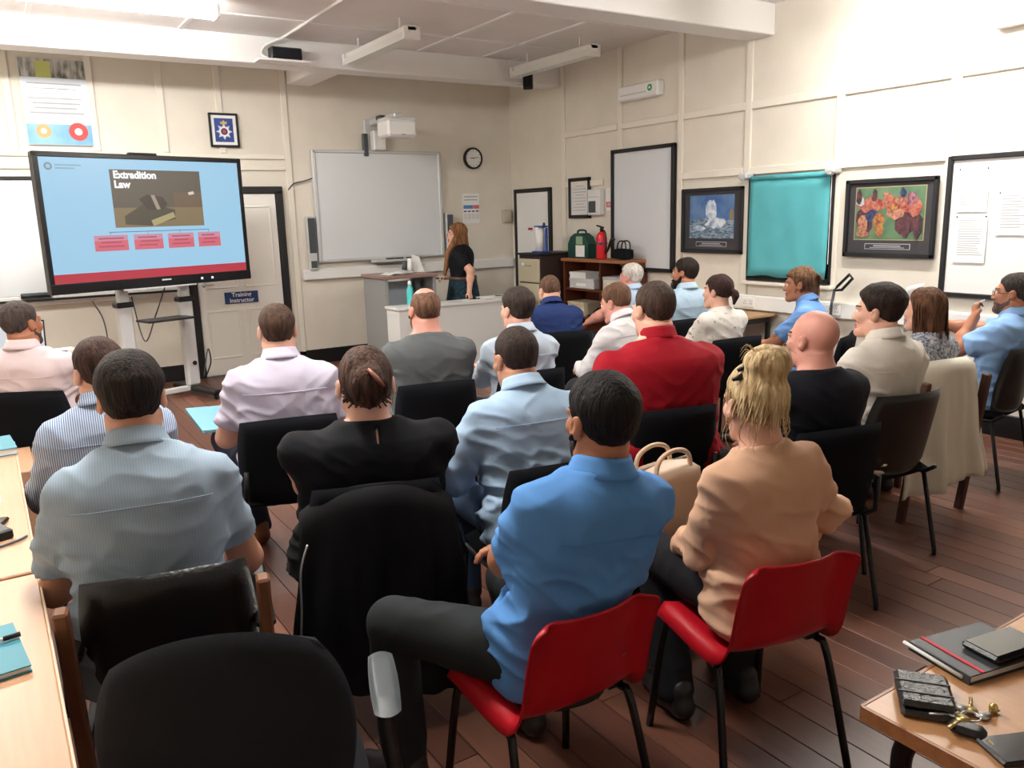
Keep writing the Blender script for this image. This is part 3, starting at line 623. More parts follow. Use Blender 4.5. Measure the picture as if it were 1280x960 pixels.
MB().lathe([(.032, 0), (.032, .001)], (-sw/2+.07, -.003, sz+sh/2-.075), 18, RXm(90)).build('slide_emblem', emat('slide emblem', (120, 150, 168)), scr); MB().lathe([(.018, 0), (.018, .001)], (-sw/2+.07, -.0045, sz+sh/2-.075), 14, RXm(90)).build('slide_emblem_centre', emat('slide emblem2', (176, 204, 220)), scr)
for k in range(2): sl('slide_heading', .068, .068+(.115, .085)[k], .055+.025*k, .066+.025*k, emat('slide heading', (140, 178, 200)))
bx('maker_badge', (.06, -.014, zc-H/2+.06), (.09, .003, .014), M['silver'], tv)
for xx in (.42, .53): bx('indicator', (xx, -.0135, zc-H/2+.045), (.02, .003, .02), emat('indicator', (230, 240, 250), 1.5), tv)
bx('port_strip', (0, -.008, zc-H/2-.006), (.7, .03, .012), M['silver'], tv)
st = empty('display_stand', (1.39, 8.19, 0), TVH, 'silver twin column display stand with black shelf and feet', 'stand')
for xx in (-.30, .30):
    c_ = bx('column', (xx, .15, .53), (.13, .09, .86), M['silver'], st, bev=.02); bx('column_collar', (xx, .15, .965), (.16, .11, .05), M['black'], c_, bev=.01); bx('upper_column', (xx, .15, 1.08), (.10, .06, .2), M['silver'], c_, bev=.01)
    f_ = bx('foot', (xx, .10, .075), (.09, .78, .05), M['black'], st, bev=.012)
    for yy in (-.26, .46): MB().lathe([(.03, -.013), (.033, 0), (.03, .013)], (xx, yy, .034), 14, Matrix.Rotation(R_(90), 3, 'Y')).build('castor', M['black'], f_, True)
bx('cross_bar', (0, .16, .08), (.7, .06, .05), M['silver'], st, bev=.006); bx('mount_rail', (0, .12, 1.16), (1.0, .06, .06), M['black'], st); bx('shelf', (0.04, .05, .80), (.46, .26, .02), M['black'], st, bev=.005)
MB().lathe([(.02, 0), (.022, .012)], (.31, .104, .33), 12, RXm(90)).build('lock', M['black'], st)
for i, (p, lb) in enumerate((([(1.46, 8.37, 1.1), (1.40, 8.7, .8), (1.33, 9.1, .5), (1.28, 9.28, .95)], 'black cable hanging behind the display shelf'), ([(.9, 9.27, .95), (.98, 9.2, .75), (1.0, 9.22, .45), (.98, 9.25, .2)], 'grey cable hanging below the whiteboard'), ([(1.75, 8.48, .16), (1.84, 8.6, .42), (1.9, 8.8, .25), (1.92, 9.2, .03)], 'black cable looping at the foot of display stand'))):
    tag(MB().tube(smooth_path(p, 6), .007, 6).build('power_cable', M['greyplas'], None, True), lb, 'cable')

# ---- lectern, front desk with things on it
le = empty('lectern_unit', (3.92, 8.36, 0), 0, 'tall grey lectern unit with brown top behind the white desk', 'lectern')
bx('side_panel', (-.29, 0, .52), (.04, .58, 1.04), M['greypanel'], le, bev=.004); bx('side_panel', (.29, 0, .52), (.04, .58, 1.04), M['greypanel'], le, bev=.004)
bx('front_panel', (0, .02, .50), (.54, .02, .98), mat('blue grey laminate', (176, 184, 194), .45), le); bx('post', (.16, -.10, .52), (.06, .06, 1.03), M['greyplas'], le); bx('worktop', (0, 0, 1.055), (.66, .62, .035), mat('brown laminate', (142, 112, 104), .4, var=.08, scale=6, stretch=(1, 8, 8)), le, bev=.006)
fd = empty('front_desk', (4.45, 8.05, 0), 0, 'long white demonstration desk in front of the lecturer', 'desk')
bx('front_panel', (0, -.30, .37), (1.7, .03, .73), M['palegrey'], fd, bev=.004); bx('desktop', (0, -.165, .745), (1.74, .33, .03), M['palegrey'], fd, bev=.006); bx('end_panel', (-.835, -.15, .37), (.03, .28, .73), M['palegrey'], fd); bx('end_panel', (.835, -.15, .37), (.03, .28, .73), M['palegrey'], fd)
bo = empty('water_bottle', (3.80, 7.86, .76), 0, 'turquoise water bottle with white cap on the front desk', 'bottle')
MB().lathe([(.032, 0), (.036, .01), (.037, .13), (.034, .17), (.02, .21), (.018, .225)], (0, 0, 0), 20).build('bottle_body', mat('turquoise plastic', (86, 206, 208), .3), bo, True); MB().lathe([(.02, .222), (.021, .245), (.014, .26), (.012, .268)], (0, 0, 0), 16).build('cap', M['white'], bo, True)
for k, (xx, yy, a, lb) in enumerate(((4.84, 7.90, 8, 'stack of white papers under the lecturer hand on desk'), (5.06, 7.9, -12, 'loose white sheets beside the paper stack on desk'), (4.55, 7.84, 4, 'single white sheet near front edge of the desk'))):
    e = empty('paper_stack', (xx, yy, .761), R_(a), lb, 'paper')
    for j in range(4 if k < 2 else 1): bx('sheet', (.004*((j*7) % 5-2), .004*((j*5) % 3-1), .003+.005*j), (.297 if k < 2 else .2, .21 if k < 2 else .14, .004), M['paper'], e, rot=rotz(R_(4*((j*3) % 4-1.5))))
e = empty('phone', (4.66, 7.93, .761), R_(20), 'black phone lying on the front desk beside papers', 'phone'); bx('phone_body', (0, 0, .005), (.15, .075, .009), M['black'], e, bev=.003); bx('phone_screen', (0, 0, .0098), (.14, .068, .001), M['glassdark'], e)
e = empty('lectern_papers', (3.83, 8.26, 1.073), R_(6), 'curled white papers lying on the brown lectern top', 'paper')
for k in range(3): MB().sheet([[(-.14+.28*i/6+.03*k, -.1+.2*j/4, .004+.006*k+.012*math.sin(i*.9+k)**2) for j in range(5)] for i in range(7)], .0015).build('sheet', M['paper'], e, True)
e = empty('paper_cone', (4.08, 8.41, 1.073), 0, 'white folded card and roll standing on the lectern', 'paper'); MB().lathe([(.045, 0), (.02, .16)], (0, 0, 0), 12).build('card_cone', M['paper'], e, True); MB().tube([(-.07, 0, .04), (-.05, .02, .13)], .03, 12).build('tape_roll', M['greyplas'], e, True); MB().prism([(0, 0), (.16, 0), (.12, .17), (.03, .2)], (.03, .02, 0), (1, 0, 0), (0, .2, 1), (0, 1, 0), .002).build('card', M['paper'], e)

# ---- filing cabinet, bookcase and what stands on them
fc = empty('filing_cabinet', (5.76, 8.05, 0), 0, 'filing cabinet with beige drawers and dark brown sides', 'cabinet')
bx('body', (.0, 0, .605), (.56, .45, 1.21), M['cabside'], fc, bev=.006); bx('cabinet_top', (-.005, 0, 1.222), (.60, .46, .025), M['black'], fc, bev=.006)
for k in range(4):
    z = .16+k*.29; dr = bx('drawer', (-.29, 0, z), (.03, .42, .275), M['cabinet'], fc, bev=.006); bx('label_holder', (-.307, .10, z+.075), (.006, .07, .045), M['metal'], dr); bx('label_card', (-.311, .10, z+.075), (.002, .055, .03), M['paper'], dr); MB().tube([(-.30, -.06, z+.06), (-.325, -.05, z+.06), (-.325, .02, z+.06), (-.30, .03, z+.06)], .006, 6).build('handle', M['metal'], dr, True)
wd = empty('wipes_dispenser', (5.62, 8.0, 1.235), 0, 'white paper roll on blue holder standing on filing cabinet', 'dispenser')
MB().lathe([(.055, 0), (.055, .28)], (0, .03, .02), 20).build('paper_roll', M['paper'], wd, True); bl = mat('blue plastic', (40, 74, 150), .4); bx('holder_base', (0, 0, .01), (.14, .2, .02), bl, wd, bev=.006); bx('holder_back', (0.02, -.075, .15), (.04, .03, .28), bl, wd, bev=.01); bx('holder_top', (0, .0, .305), (.10, .17, .02), bl, wd, bev=.008); MB().lathe([(.014, 0), (.018, .03), (.012, .06)], (0, -.06, .29), 12).build('knob', M['greyplas'], wd, True)
tag(MB().sheet([[(5.55+.2*i/5, 8.14+.12*j/3, 1.24+.006*math.sin(i*1.2)**2) for j in range(4)] for i in range(6)], .003).build('papers_on_cabinet', M['paper'], None, True), 'loose white papers lying on the filing cabinet top', 'paper')
bc = empty('bookcase', (5.91, 7.2, 0), 0, 'low red-brown wooden bookcase holding boxes and files', 'bookcase')
for yy in (-.53, .53): bx('side_panel', (0, yy, .57), (.32, .03, 1.14), M['teak'], bc)
bx('back_panel', (.15, 0, .57), (.012, 1.06, 1.12), M['teak'], bc); bx('divider', (.0, -.12, .85), (.30, .02, .58), M['teak'], bc)
for z in (.06, .50, .82): bx('shelf', (0, 0, z), (.31, 1.04, .025), M['teak'], bc)
bx('bookcase_top', (-.01, 0, 1.155), (.36, 1.12, .035), M['oak'], bc, bev=.006)
fa = empty('first_aid_case', (5.88, 7.55, 1.175), 0, 'dark green carrying case with curved handle on bookcase', 'case'); gm = mat('dark green plastic', (22, 66, 58), .45)
MB().prism([(-.19, 0), (.19, 0), (.19, .16), (.14, .24), (.06, .28), (-.06, .28), (-.14, .24), (-.19, .16)], (-.06, 0, 0), (0, 1, 0), (0, 0, 1), (1, 0, 0), .12).build('case_shell', gm, fa); MB().tube(smooth_path([(0, -.08, .27), (0, -.06, .31), (0, .06, .31), (0, .08, .27)], 4), .012, 8).build('case_handle', gm, fa, True); bx('case_label', (-.063, -.03, .20), (.004, .12, .09), mat('pale green label', (150, 176, 140), .6), fa); bx('white_card', (-.068, -.05, .08), (.006, .16, .13), M['paper'], fa)
fx = empty('fire_extinguisher', (5.83, 7.13, 1.175), 0, 'red fire extinguisher with black hose standing on bookcase', 'extinguisher'); rm = mat('extinguisher red', (206, 36, 44), .35)
MB().lathe([(.055, 0), (.06, .01), (.06, .23), (.05, .27), (.025, .30)], (0, 0, 0), 20).build('cylinder', rm, fx, True); MB().lathe([(.018, .295), (.022, .33), (.012, .35)], (0, 0, 0), 12).build('valve', M['black'], fx, True); bx('lever', (-.02, 0, .355), (.10, .02, .014), M['black'], fx, rot=Matrix.Rotation(R_(15), 3, 'Y')); bx('band', (-.002, .0, .17), (.121, .121, .05), mat('extinguisher label', (60, 70, 120), .5), fx, bev=.045); MB().tube(smooth_path([(0, -.02, .32), (-.02, -.09, .28), (-.02, -.10, .15), (-.01, -.075, .06)], 5), .01, 8).build('hose', M['black'], fx, True); MB().tube([(-.01, -.10, .08), (-.04, -.22, .21), (-.045, -.27, .22)], [.012, .022, .012], 8).build('horn', M['black'], fx, True)
e = empty('black_bag', (5.86, 6.80, 1.175), 0, 'small black bag with loop handles on bookcase end', 'bag'); pad(MB(), .26, .12, .12, (0, 0, .06), rotz(R_(90)), 0).build('bag_body', M['blackfab'], e, True)
for xx in (-.03, .03): MB().tube(smooth_path([(xx, -.08, .10), (xx, -.06, .19), (xx, .04, .19), (xx, .07, .10)], 5), .008, 6).build('handle', M['black'], e, True)
def cbox(x, y, z, d, m, lb, lid=None):
    e = empty('storage_box', (x, y, z), 0, lb, 'box'); bx('box_body', (0, 0, d[2]/2), d, m, e, bev=.004); bx('box_lid', (0, 0, d[2]-.012), (d[0]+.008, d[1]+.008, .03), lid or m, e, bev=.003); bx('box_label', (-d[0]/2-.002, 0, d[2]*.4), (.002, d[1]*.4, d[2]*.3), M['paper'], e)
gb = mat('grey card', (206, 208, 208), .7)
cbox(5.87, 7.42, .833, (.22, .44, .11), gb, 'wide grey cardboard box on bookcase middle shelf'); cbox(5.87, 7.5, .945, (.2, .3, .07), M['white'], 'smaller white box stacked on grey box in bookcase'); cbox(5.87, 6.89, .833, (.22, .28, .15), mat('cream card', (214, 206, 190), .7), 'cream file box beside the bookcase divider', M['greyprint'])
cbox(5.86, 7.5, .513, (.24, .3, .16), mat('buff card', (196, 184, 156), .7), 'buff cardboard box on the lower bookcase shelf'); cbox(5.86, 6.80, .513, (.2, .2, .1), M['paper'], 'small white box on the lower bookcase shelf')
e = empty('black_cloth', (5.83, 7.12, .513), 0, 'crumpled black cloth lying on lower bookcase shelf', 'cloth'); MB().sheet([[(-.1+.22*i/8, -.17+.34*j/8, .02+.10*math.sin(math.pi*i/8)*math.sin(math.pi*j/8)*(.7+.5*math.sin(i*2.1+j*1.7))) for j in range(9)] for i in range(9)], .008).build('cloth_folds', M['blackfab'], e, True)

# ---- school table by the wall
sb = empty('school_table', (5.76, 5.6, 0), 0, 'brown topped school table with black legs against picture wall', 'table')
bx('tabletop', (0, 0, .72), (.60, 1.4, .028), mat('tan table top', (176, 138, 98), .4, var=.08, scale=6, stretch=(8, 1, 8)), sb, bev=.006)
for sx in (-1, 1):
    for sy in (-1, 1): bx('leg', (sx*.26, sy*.64, .353), (.035, .035, .706), M['black'], sb)
for sy in (-1, 1): bx('apron', (0, sy*.64, .68), (.5, .03, .05), M['black'], sb)
for sx in (-1, 1): bx('apron', (sx*.26, 0, .68), (.03, 1.26, .05), M['black'], sb)
cn = empty('folded_trolley_handle', (5.98, 4.24, 0), 0, 'black looped trolley handle on grey stem beside the window', 'handle')
MB().tube([(.0, .05, 0), (.0, .03, .86), (-.01, 0, 1.0)], .012, 8).build('stem', M['greyplas'], cn, True); MB().tube([(-.01, 0, .99), (-.01, -.03, 1.03), (-.02, -.14, 1.13), (-.02, -.17, 1.10), (-.01, -.07, 1.0)], .013, 8, closed=True).build('loop', M['black'], cn, True); MB().box((0, .05, .03), (.2, .25, .06), None, .01).build('trolley_foot', M['black'], cn)

# ---- laptop desk by the wall
ld = empty('laptop_desk', (-.05, 6.92, 0), 0, 'beech desk with black legs holding a laptop, beyond the seats', 'desk')
bx('desktop', (0, 0, .725), (1.2, .62, .03), M['beech'], ld, bev=.006); bx('modesty_panel', (0, .22, .5), (1.1, .02, .36), M['black'], ld)
for sx in (-1, 1): bx('leg', (sx*.55, -.02, .355), (.05, .45, .71), M['black'], ld)
lt = empty('laptop', (.14, 6.97, .742), R_(-12), 'open black laptop with pale bright screen', 'laptop')
bx('base', (0, -.02, .011), (.36, .25, .02), M['black'], lt, bev=.004); rot = RXm(-14); lid = bx('lid', (0, .14, .135), (.36, .012, .25), M['black'], lt, rot=rot, bev=.003); bx('lit_screen', (0, .132, .135), (.34, .003, .225), emat('laptop screen', (232, 234, 240), .8), lid, rot=rot); bx('keyboard', (0, -.0, .0225), (.31, .11, .003), M['charfab'], lt)
e = empty('mouse_and_pad', (.44, 6.86, .741), 0, 'black mouse on grey mat at the desk end', 'mouse'); bx('mat', (0, 0, .003), (.22, .18, .005), M['charfab'], e); pad(MB(), .06, .10, .035, (0, 0, .02), RXm(90), 0, 8, .6).build('mouse_shell', M['black'], e, True)
tag(bx('white_notepad', (.42, 7.08, .752), (.22, .15, .02), M['paper'], None, bev=.002, rot=rotz(.2)), 'white notepad behind the mouse on the laptop desk', 'notepad')

# ---- long beech desk and things on it
for yc, L_, lb in ((1.55, 1.90, 'long beech desk with painted edge highlight beside the empty office chair'), (3.36, 1.68, 'further beech desk carrying a teal folder beside the wall')):
    e = empty('beech_desk', (-.33, yc, 0), 0, lb, 'desk'); bx('desktop', (0, 0, .726), (.70, L_, .028), M['beech'], e, bev=.004); bx('edge_strip', (.352, 0, .726), (.006, L_, .028), M['edge_highlight'], e, bev=.002)
    for s_ in (-1, 1): bx('end_panel', (-.02, s_*(L_/2-.03), .355), (.62, .025, .71), M['beech'], e)
    bx('back_panel', (-.30, 0, .5), (.02, L_-.1, .4), M['beech'], e)
pe = empty('drawer_pedestal', (-.12, 4.5, 0), 0, 'beech drawer pedestal standing at the end of the desk', 'drawers'); bx('carcass', (0, 0, .29), (.42, .5, .58), M['beech'], pe, bev=.004)
for k in range(3): dr = bx('drawer', (.214, 0, .11+k*.18), (.018, .46, .165), M['beech'], pe, bev=.004); MB().lathe([(.012, 0), (.008, .02), (.014, .03)], (.222, 0, .11+k*.18), 10, Matrix.Rotation(R_(90), 3, 'Y')).build('knob', M['black'], dr, True)
def book(x, y, z, w_, l_, t_, a, m, lb, name='notebook'):
    e = empty(name, (x, y, z), R_(a), lb, 'notebook'); bx('page_block', (0, 0, t_/2), (w_-.008, l_-.008, t_-.006), M['paper'], e); bx('back_cover', (0, 0, .0015), (w_, l_, .003), m, e); bx('front_cover', (0, 0, t_-.0015), (w_, l_, .003), m, e); bx('spine', (-w_/2, 0, t_/2), (.003, l_, t_), m, e); return e
book(-.125, 2.03, .741, .18, .25, .016, 6, M['teal'], 'teal hardback notebook with a pen lying on it')
pn = empty('ballpoint_pen', (-.10, 2.06, .765), R_(8), 'white ballpoint pen with black cap on teal notebook', 'pen'); MB().tube([(-.09, 0, 0), (.03, 0, 0)], .005, 8).build('barrel', M['paper'], pn, True); MB().tube([(.03, 0, 0), (.065, 0, 0)], .0062, 8).build('cap', M['black'], pn, True)
book(-.10, 4.07, .741, .24, .27, .03, 4, M['teal'], 'thick teal folder on the corner of the further desk', 'folder')
for k, (xx, yy, a, s_, lb) in enumerate(((-.09, 2.98, 70, (.15, .075, .012), 'black phone propped on items by the desk edge'), (-.12, 2.86, 20, (.17, .1, .03), 'black wallet lying on the long desk by phone'))):
    e = empty('phone' if k == 0 else 'wallet', (xx, yy, .741+(.0)), R_(a), lb, 'phone' if k == 0 else 'wallet'); bx('case_body', (0, 0, s_[2]/2), s_, M['black'], e, bev=.004); bx('face' if k == 0 else 'flap', (0, 0, s_[2]), (s_[0]*.93, s_[1]*.9, .002), M['glassdark'] if k == 0 else M['vinyl'], e)
tag(MB().tube(smooth_path([(-.2, 2.8, .746), (-.1, 2.76, .746), (-.02, 2.79, .746), (.01, 2.82, .746)], 5), .004, 6).build('charging_cable', M['greyplas'], None, True), 'grey charging cable lying across the long desk', 'cable')
tag(bx('paper_slip', (-.11, 3.3, .743), (.12, .1, .002), M['paper'], None), 'small white slip of paper on the further desk', 'paper')

# ---- side table with belongings
tb = empty('side_table', (1.75, .50, 0), 0, 'brown wooden table with curved black legs holding belongings', 'table')
bx('tabletop', (0, 0, .722), (.88, .64, .03), mat('tan laminate', (186, 138, 96), .35, var=.08, scale=5, stretch=(8, 1, 8)), tb, bev=.004)
bx('table_edge', (-.441, 0, .722), (.006, .64, .03), M['oak'], tb); bx('table_edge', (0, .321, .722), (.88, .006, .03), M['oak'], tb)
for sx in (-1, 1):
    MB().tube(smooth_path([(sx*.36, .10, .70), (sx*.36, .22, .69), (sx*.36, .275, .64), (sx*.36, .28, .5), (sx*.36, .29, .0)], 5), .02, 10).build('leg', M['blackgloss'], tb, True)
    MB().tube(smooth_path([(sx*.36, -.10, .70), (sx*.36, -.22, .69), (sx*.36, -.275, .64), (sx*.36, -.28, .5), (sx*.36, -.29, .0)], 5), .02, 10).build('leg', M['blackgloss'], tb, True)
    MB().tube([(sx*.36, -.28, .52), (sx*.36, .28, .52)], .016, 8).build('cross_rail', M['blackgloss'], tb, True)
TZ = .737
wl = empty('leather_wallet', (1.415, .755, TZ), R_(38), 'black crocodile-textured leather wallet lying at table corner', 'wallet')
M['croc'] = mat('black croc leather', (26, 26, 28), .3, bump=.5, bscale=90, spec=.6); bx('lower_flap', (0, 0, .008), (.125, .10, .016), M['croc'], wl, bev=.006); bx('upper_flap', (.004, .004, .024), (.12, .097, .016), M['croc'], wl, bev=.007)
for k in range(2): bx('seam_groove', (-.02+.04*k, .004, .0325), (.003, .095, .002), M['black'], wl)
ky = empty('bunch_of_keys', (1.425, .675, TZ), R_(20), 'bunch of silver and brass keys with black car fob', 'keys')
brass = mat('brass', (190, 170, 110), .3, metal=.9)
for k in range(6):
    a = R_(-30+k*38); c_, s_ = math.cos(a), math.sin(a); rt = rotz(a); kk = MB(); kk.lathe([(.012, 0), (.012, .003)], (.03*c_, .03*s_, .003+.003*k), 12); kk.box((.055*c_, .055*s_, .0045+.003*k), (.04, .007, .0025), rt); kk.build('key', brass if k % 2 else M['metal'], ky, True)
MB().tube([(.016*math.cos(t), .016*math.sin(t), .012) for t in [i*math.pi/8 for i in range(16)]], .0018, 6, closed=True).build('key_ring', M['metal'], ky, True)
pad(MB(), .035, .065, .016, (-.045, .0, .012), RXm(90), 0, 8, .5).build('car_fob', M['blackplas'], ky, True); MB().tube([(-.06, -.035, .01), (-.085, -.065, .006)], .0035, 6).build('fob_blade', brass, ky, True); MB().tube([(.0, .03, .012), (.01, .07, .01), (.03, .075, .012)], .005, 6).build('clip', M['metal'], ky, True)
MB().lathe([(.007, 0), (.008, .012), (.005, .018)], (.05, -.03, .004), 10).build('whistle', brass, ky, True)
e = book(1.66, .79, TZ, .21, .15, .02, -12, mat('charcoal cover', (58, 60, 64), .5), 'charcoal hardback notebook with red elastic on table')
bx('elastic', (-.07, 0, .0205), (.008, .152, .003), mat('red elastic', (190, 32, 60), .6), e); MB().tube([(-.11, -.06, .012), (-.11, .085, .014)], .004, 6).build('white_pencil', M['paper'], e, True)
e = empty('phone_in_case', (1.70, .755, TZ+.021), R_(-10), 'black phone in glossy case lying on charcoal notebook', 'phone'); bx('case_body', (0, 0, .008), (.15, .085, .016), M['vinyl'], e, bev=.006); bx('phone_screen', (0, 0, .0165), (.135, .072, .0015), M['glassdark'], e)
e = empty('smartphone', (1.425, .575, TZ), R_(-25), 'black smartphone lying near the table edge', 'phone'); bx('phone_body', (0, 0, .0055), (.15, .075, .011), M['black'], e, bev=.004); bx('phone_screen', (0, 0, .0113), (.142, .068, .001), M['glassdark'], e)
e = empty('camera_case', (1.66, .61, TZ), R_(15), 'black case with a looping strap on the table', 'case'); bx('case_body', (.05, 0, .05), (.14, .11, .10), M['blackfab'], e, bev=.02); bx('case_flap', (.05, 0, .102), (.13, .10, .012), M['vinyl'], e, bev=.004); MB().tube(smooth_path([(-.02, .03, .06), (-.07, .05, .05), (-.12, .0, .02), (-.10, -.05, .012), (-.03, -.04, .05)], 6), .009, 6, flat=.25).build('strap', M['vinyl'], e, True)
# ================================================================== people: smooth-blended body volumes meshed by surface nets
V = lambda *a: np.array(a, float)
def nrm(v): return v/(np.linalg.norm(v)+1e-9)
class Field:
    def __init__(s, lo, hi, h):
        s.lo = np.array(lo, float); s.h = h; n = np.ceil((np.array(hi)-s.lo)/h).astype(int)+1
        s.ax = [s.lo[i]+h*np.arange(n[i]) for i in range(3)]; s.d = np.full(n, .5, np.float32)
    def sl(s, lo, hi):
        r = []
        for i in range(3):
            a = int(np.clip(math.floor((lo[i]-s.lo[i])/s.h), 0, len(s.ax[i]))); b = int(np.clip(math.ceil((hi[i]-s.lo[i])/s.h)+1, 0, len(s.ax[i]))); r.append(slice(a, b))
        return tuple(r)
    def pts(s, sl): return np.meshgrid(*[s.ax[i][sl[i]] for i in range(3)], indexing='ij')
    def add(s, prim, k=.02, grow=0.):
        f, lo, hi = prim; m = .03+k+max(0, grow); sl = s.sl(np.array(lo)-m, np.array(hi)+m)
        if any(q.stop <= q.start for q in sl): return s
        d = f(*s.pts(sl))-grow; a = s.d[sl]
        if k > 0: h = np.maximum(k-np.abs(a-d), 0)/k; s.d[sl] = np.minimum(a, d)-h*h*k*.25
        else: s.d[sl] = np.minimum(a, d)
        return s
    def cut(s, prim, k=.01):
        f, lo, hi = prim; m = .03+k; sl = s.sl(np.array(lo)-m, np.array(hi)+m)
        if any(q.stop <= q.start for q in sl): return s
        d = -f(*s.pts(sl)); a = s.d[sl]; h = np.maximum(k-np.abs(a-d), 0)/k; s.d[sl] = np.maximum(a, d)+h*h*k*.25; return s
    def clip(s, n, o):
        """keep the side where (p-o).n < 0"""
        X, Y, Z = np.meshgrid(*s.ax, indexing='ij'); s.d = np.maximum(s.d, ((X-o[0])*n[0]+(Y-o[1])*n[1]+(Z-o[2])*n[2]).astype(np.float32)); return s
    def mesh(s): return surface_nets(s.d, s.lo, s.h)
def surface_nets(d, lo, h):
    ins = d < 0; nx, ny, nz = d.shape
    cnt = np.zeros((nx-1, ny-1, nz-1), np.int8); C8 = [(a, b, c) for a in (0, 1) for b in (0, 1) for c in (0, 1)]
    for a, b, c in C8: cnt += ins[a:nx-1+a, b:ny-1+b, c:nz-1+c]
    act = (cnt > 0) & (cnt < 8); I = np.argwhere(act)
    if len(I) == 0: return np.zeros((0, 3)), np.zeros((0, 4), int)
    idx = np.full(act.shape, -1, np.int64); idx[act] = np.arange(len(I))
    acc = np.zeros((len(I), 3)); num = np.zeros(len(I))
    cv = {c: d[I[:, 0]+c[0], I[:, 1]+c[1], I[:, 2]+c[2]].astype(float) for c in C8}
    for c in C8:
        for ax in range(3):
            if c[ax]: continue
            c2 = list(c); c2[ax] = 1; c2 = tuple(c2); a, b = cv[c], cv[c2]; m = (a < 0) != (b < 0)
            t = np.where(m, a/np.where(m, a-b, 1), 0); p = np.tile(np.array(c, float), (len(I), 1)); p[:, ax] += t
            acc += p*m[:, None]; num += m
    v = (I+acc/num[:, None])*h+lo; Q = []
    for ax in range(3):
        o1, o2 = [(1, 2), (2, 0), (0, 1)][ax]
        A = np.moveaxis(ins, ax, 0); s0 = [slice(None)]*3; s1 = [slice(None)]*3; s0[ax] = slice(0, -1); s1[ax] = slice(1, None)
        a = ins[tuple(s0)]; b = ins[tuple(s1)]; E = np.argwhere(a != b)
        ok = (E[:, o1] > 0) & (E[:, o2] > 0) & (E[:, o1] < d.shape[o1]-1) & (E[:, o2] < d.shape[o2]-1); E = E[ok]
        if len(E) == 0: continue
        def at(d1, d2):
            K = E.copy(); K[:, o1] += d1; K[:, o2] += d2; return idx[K[:, 0], K[:, 1], K[:, 2]]
        q = np.stack([at(-1, -1), at(0, -1), at(0, 0), at(-1, 0)], 1); fl = ~a[E[:, 0], E[:, 1], E[:, 2]]
        q[fl] = q[fl][:, ::-1]; Q.append(q)
    return v, np.vstack(Q)
def vnormals(v, q):
    n = np.cross(v[q[:, 2]]-v[q[:, 0]], v[q[:, 3]]-v[q[:, 1]]); out = np.zeros_like(v)
    for k in range(4): np.add.at(out, q[:, k], n)
    return out/(np.linalg.norm(out, axis=1, keepdims=True)+1e-9)
def vnoise(p, seed=0):
    i = np.floor(p).astype(np.int64); f = p-i; f = f*f*(3-2*f)
    def hsh(a, b, c):
        n = (a*374761393+b*668265263+c*2147483647+seed*1013904223) & 0xffffffff; n = ((n ^ (n >> 13))*1274126177) & 0xffffffff; return ((n ^ (n >> 16)) & 0xffff)/65535.
    r = 0
    for a in (0, 1):
        for b in (0, 1):
            for c in (0, 1):
                w_ = (f[:, 0] if a else 1-f[:, 0])*(f[:, 1] if b else 1-f[:, 1])*(f[:, 2] if c else 1-f[:, 2]); r = r+w_*hsh(i[:, 0]+a, i[:, 1]+b, i[:, 2]+c)
    return r
# ---- primitives: (function, lo, hi)
def rcone(a, b, ra, rb):
    a, b = np.array(a, float), np.array(b, float); ba = b-a; L2 = ba@ba+1e-12; r = max(ra, rb)
    def f(X, Y, Z):
        x, y, z = X-a[0], Y-a[1], Z-a[2]; t = np.clip((x*ba[0]+y*ba[1]+z*ba[2])/L2, 0, 1)
        return np.sqrt((x-ba[0]*t)**2+(y-ba[1]*t)**2+(z-ba[2]*t)**2)-(ra+(rb-ra)*t)
    return f, np.minimum(a, b)-r, np.maximum(a, b)+r
def ell(c, r, Rm=None):
    """ellipsoid: centre c, radii r, Rm columns = axes"""
    c, r = np.array(c, float), np.array(r, float); m = r.max()
    def f(X, Y, Z):
        x, y, z = X-c[0], Y-c[1], Z-c[2]
        if Rm is not None: x, y, z = x*Rm[0, 0]+y*Rm[1, 0]+z*Rm[2, 0], x*Rm[0, 1]+y*Rm[1, 1]+z*Rm[2, 1], x*Rm[0, 2]+y*Rm[1, 2]+z*Rm[2, 2]
        k0 = np.sqrt((x/r[0])**2+(y/r[1])**2+(z/r[2])**2); k1 = np.sqrt((x/r[0]**2)**2+(y/r[1]**2)**2+(z/r[2]**2)**2)+1e-9
        return k0*(k0-1)/k1
    return f, c-m, c+m
SEC_M = [(-.14, .150, .10, .11, 0), (-.06, .178, .125, .125, 0), (.04, .175, .125, .112, 0), (.14, .166, .12, .105, 0), (.26, .178, .125, .112, -.005), (.36, .19, .125, .118, -.012), (.43, .188, .108, .112, -.018), (.475, .165, .085, .096, -.02), (.51, .12, .066, .078, -.018), (.545, .075, .056, .062, -.008), (.60, .055, .052, .055, .004)]
SEC_F = [(-.14, .165, .11, .12, 0), (-.06, .19, .125, .135, 0), (.04, .172, .115, .11, 0), (.14, .145, .105, .095, 0), (.26, .155, .118, .1, -.004), (.34, .165, .135, .105, -.01), (.42, .165, .105, .10, -.016), (.468, .145, .078, .085, -.018), (.505, .10, .058, .068, -.015), (.54, .062, .05, .054, -.006), (.60, .047, .045, .047, .004)]
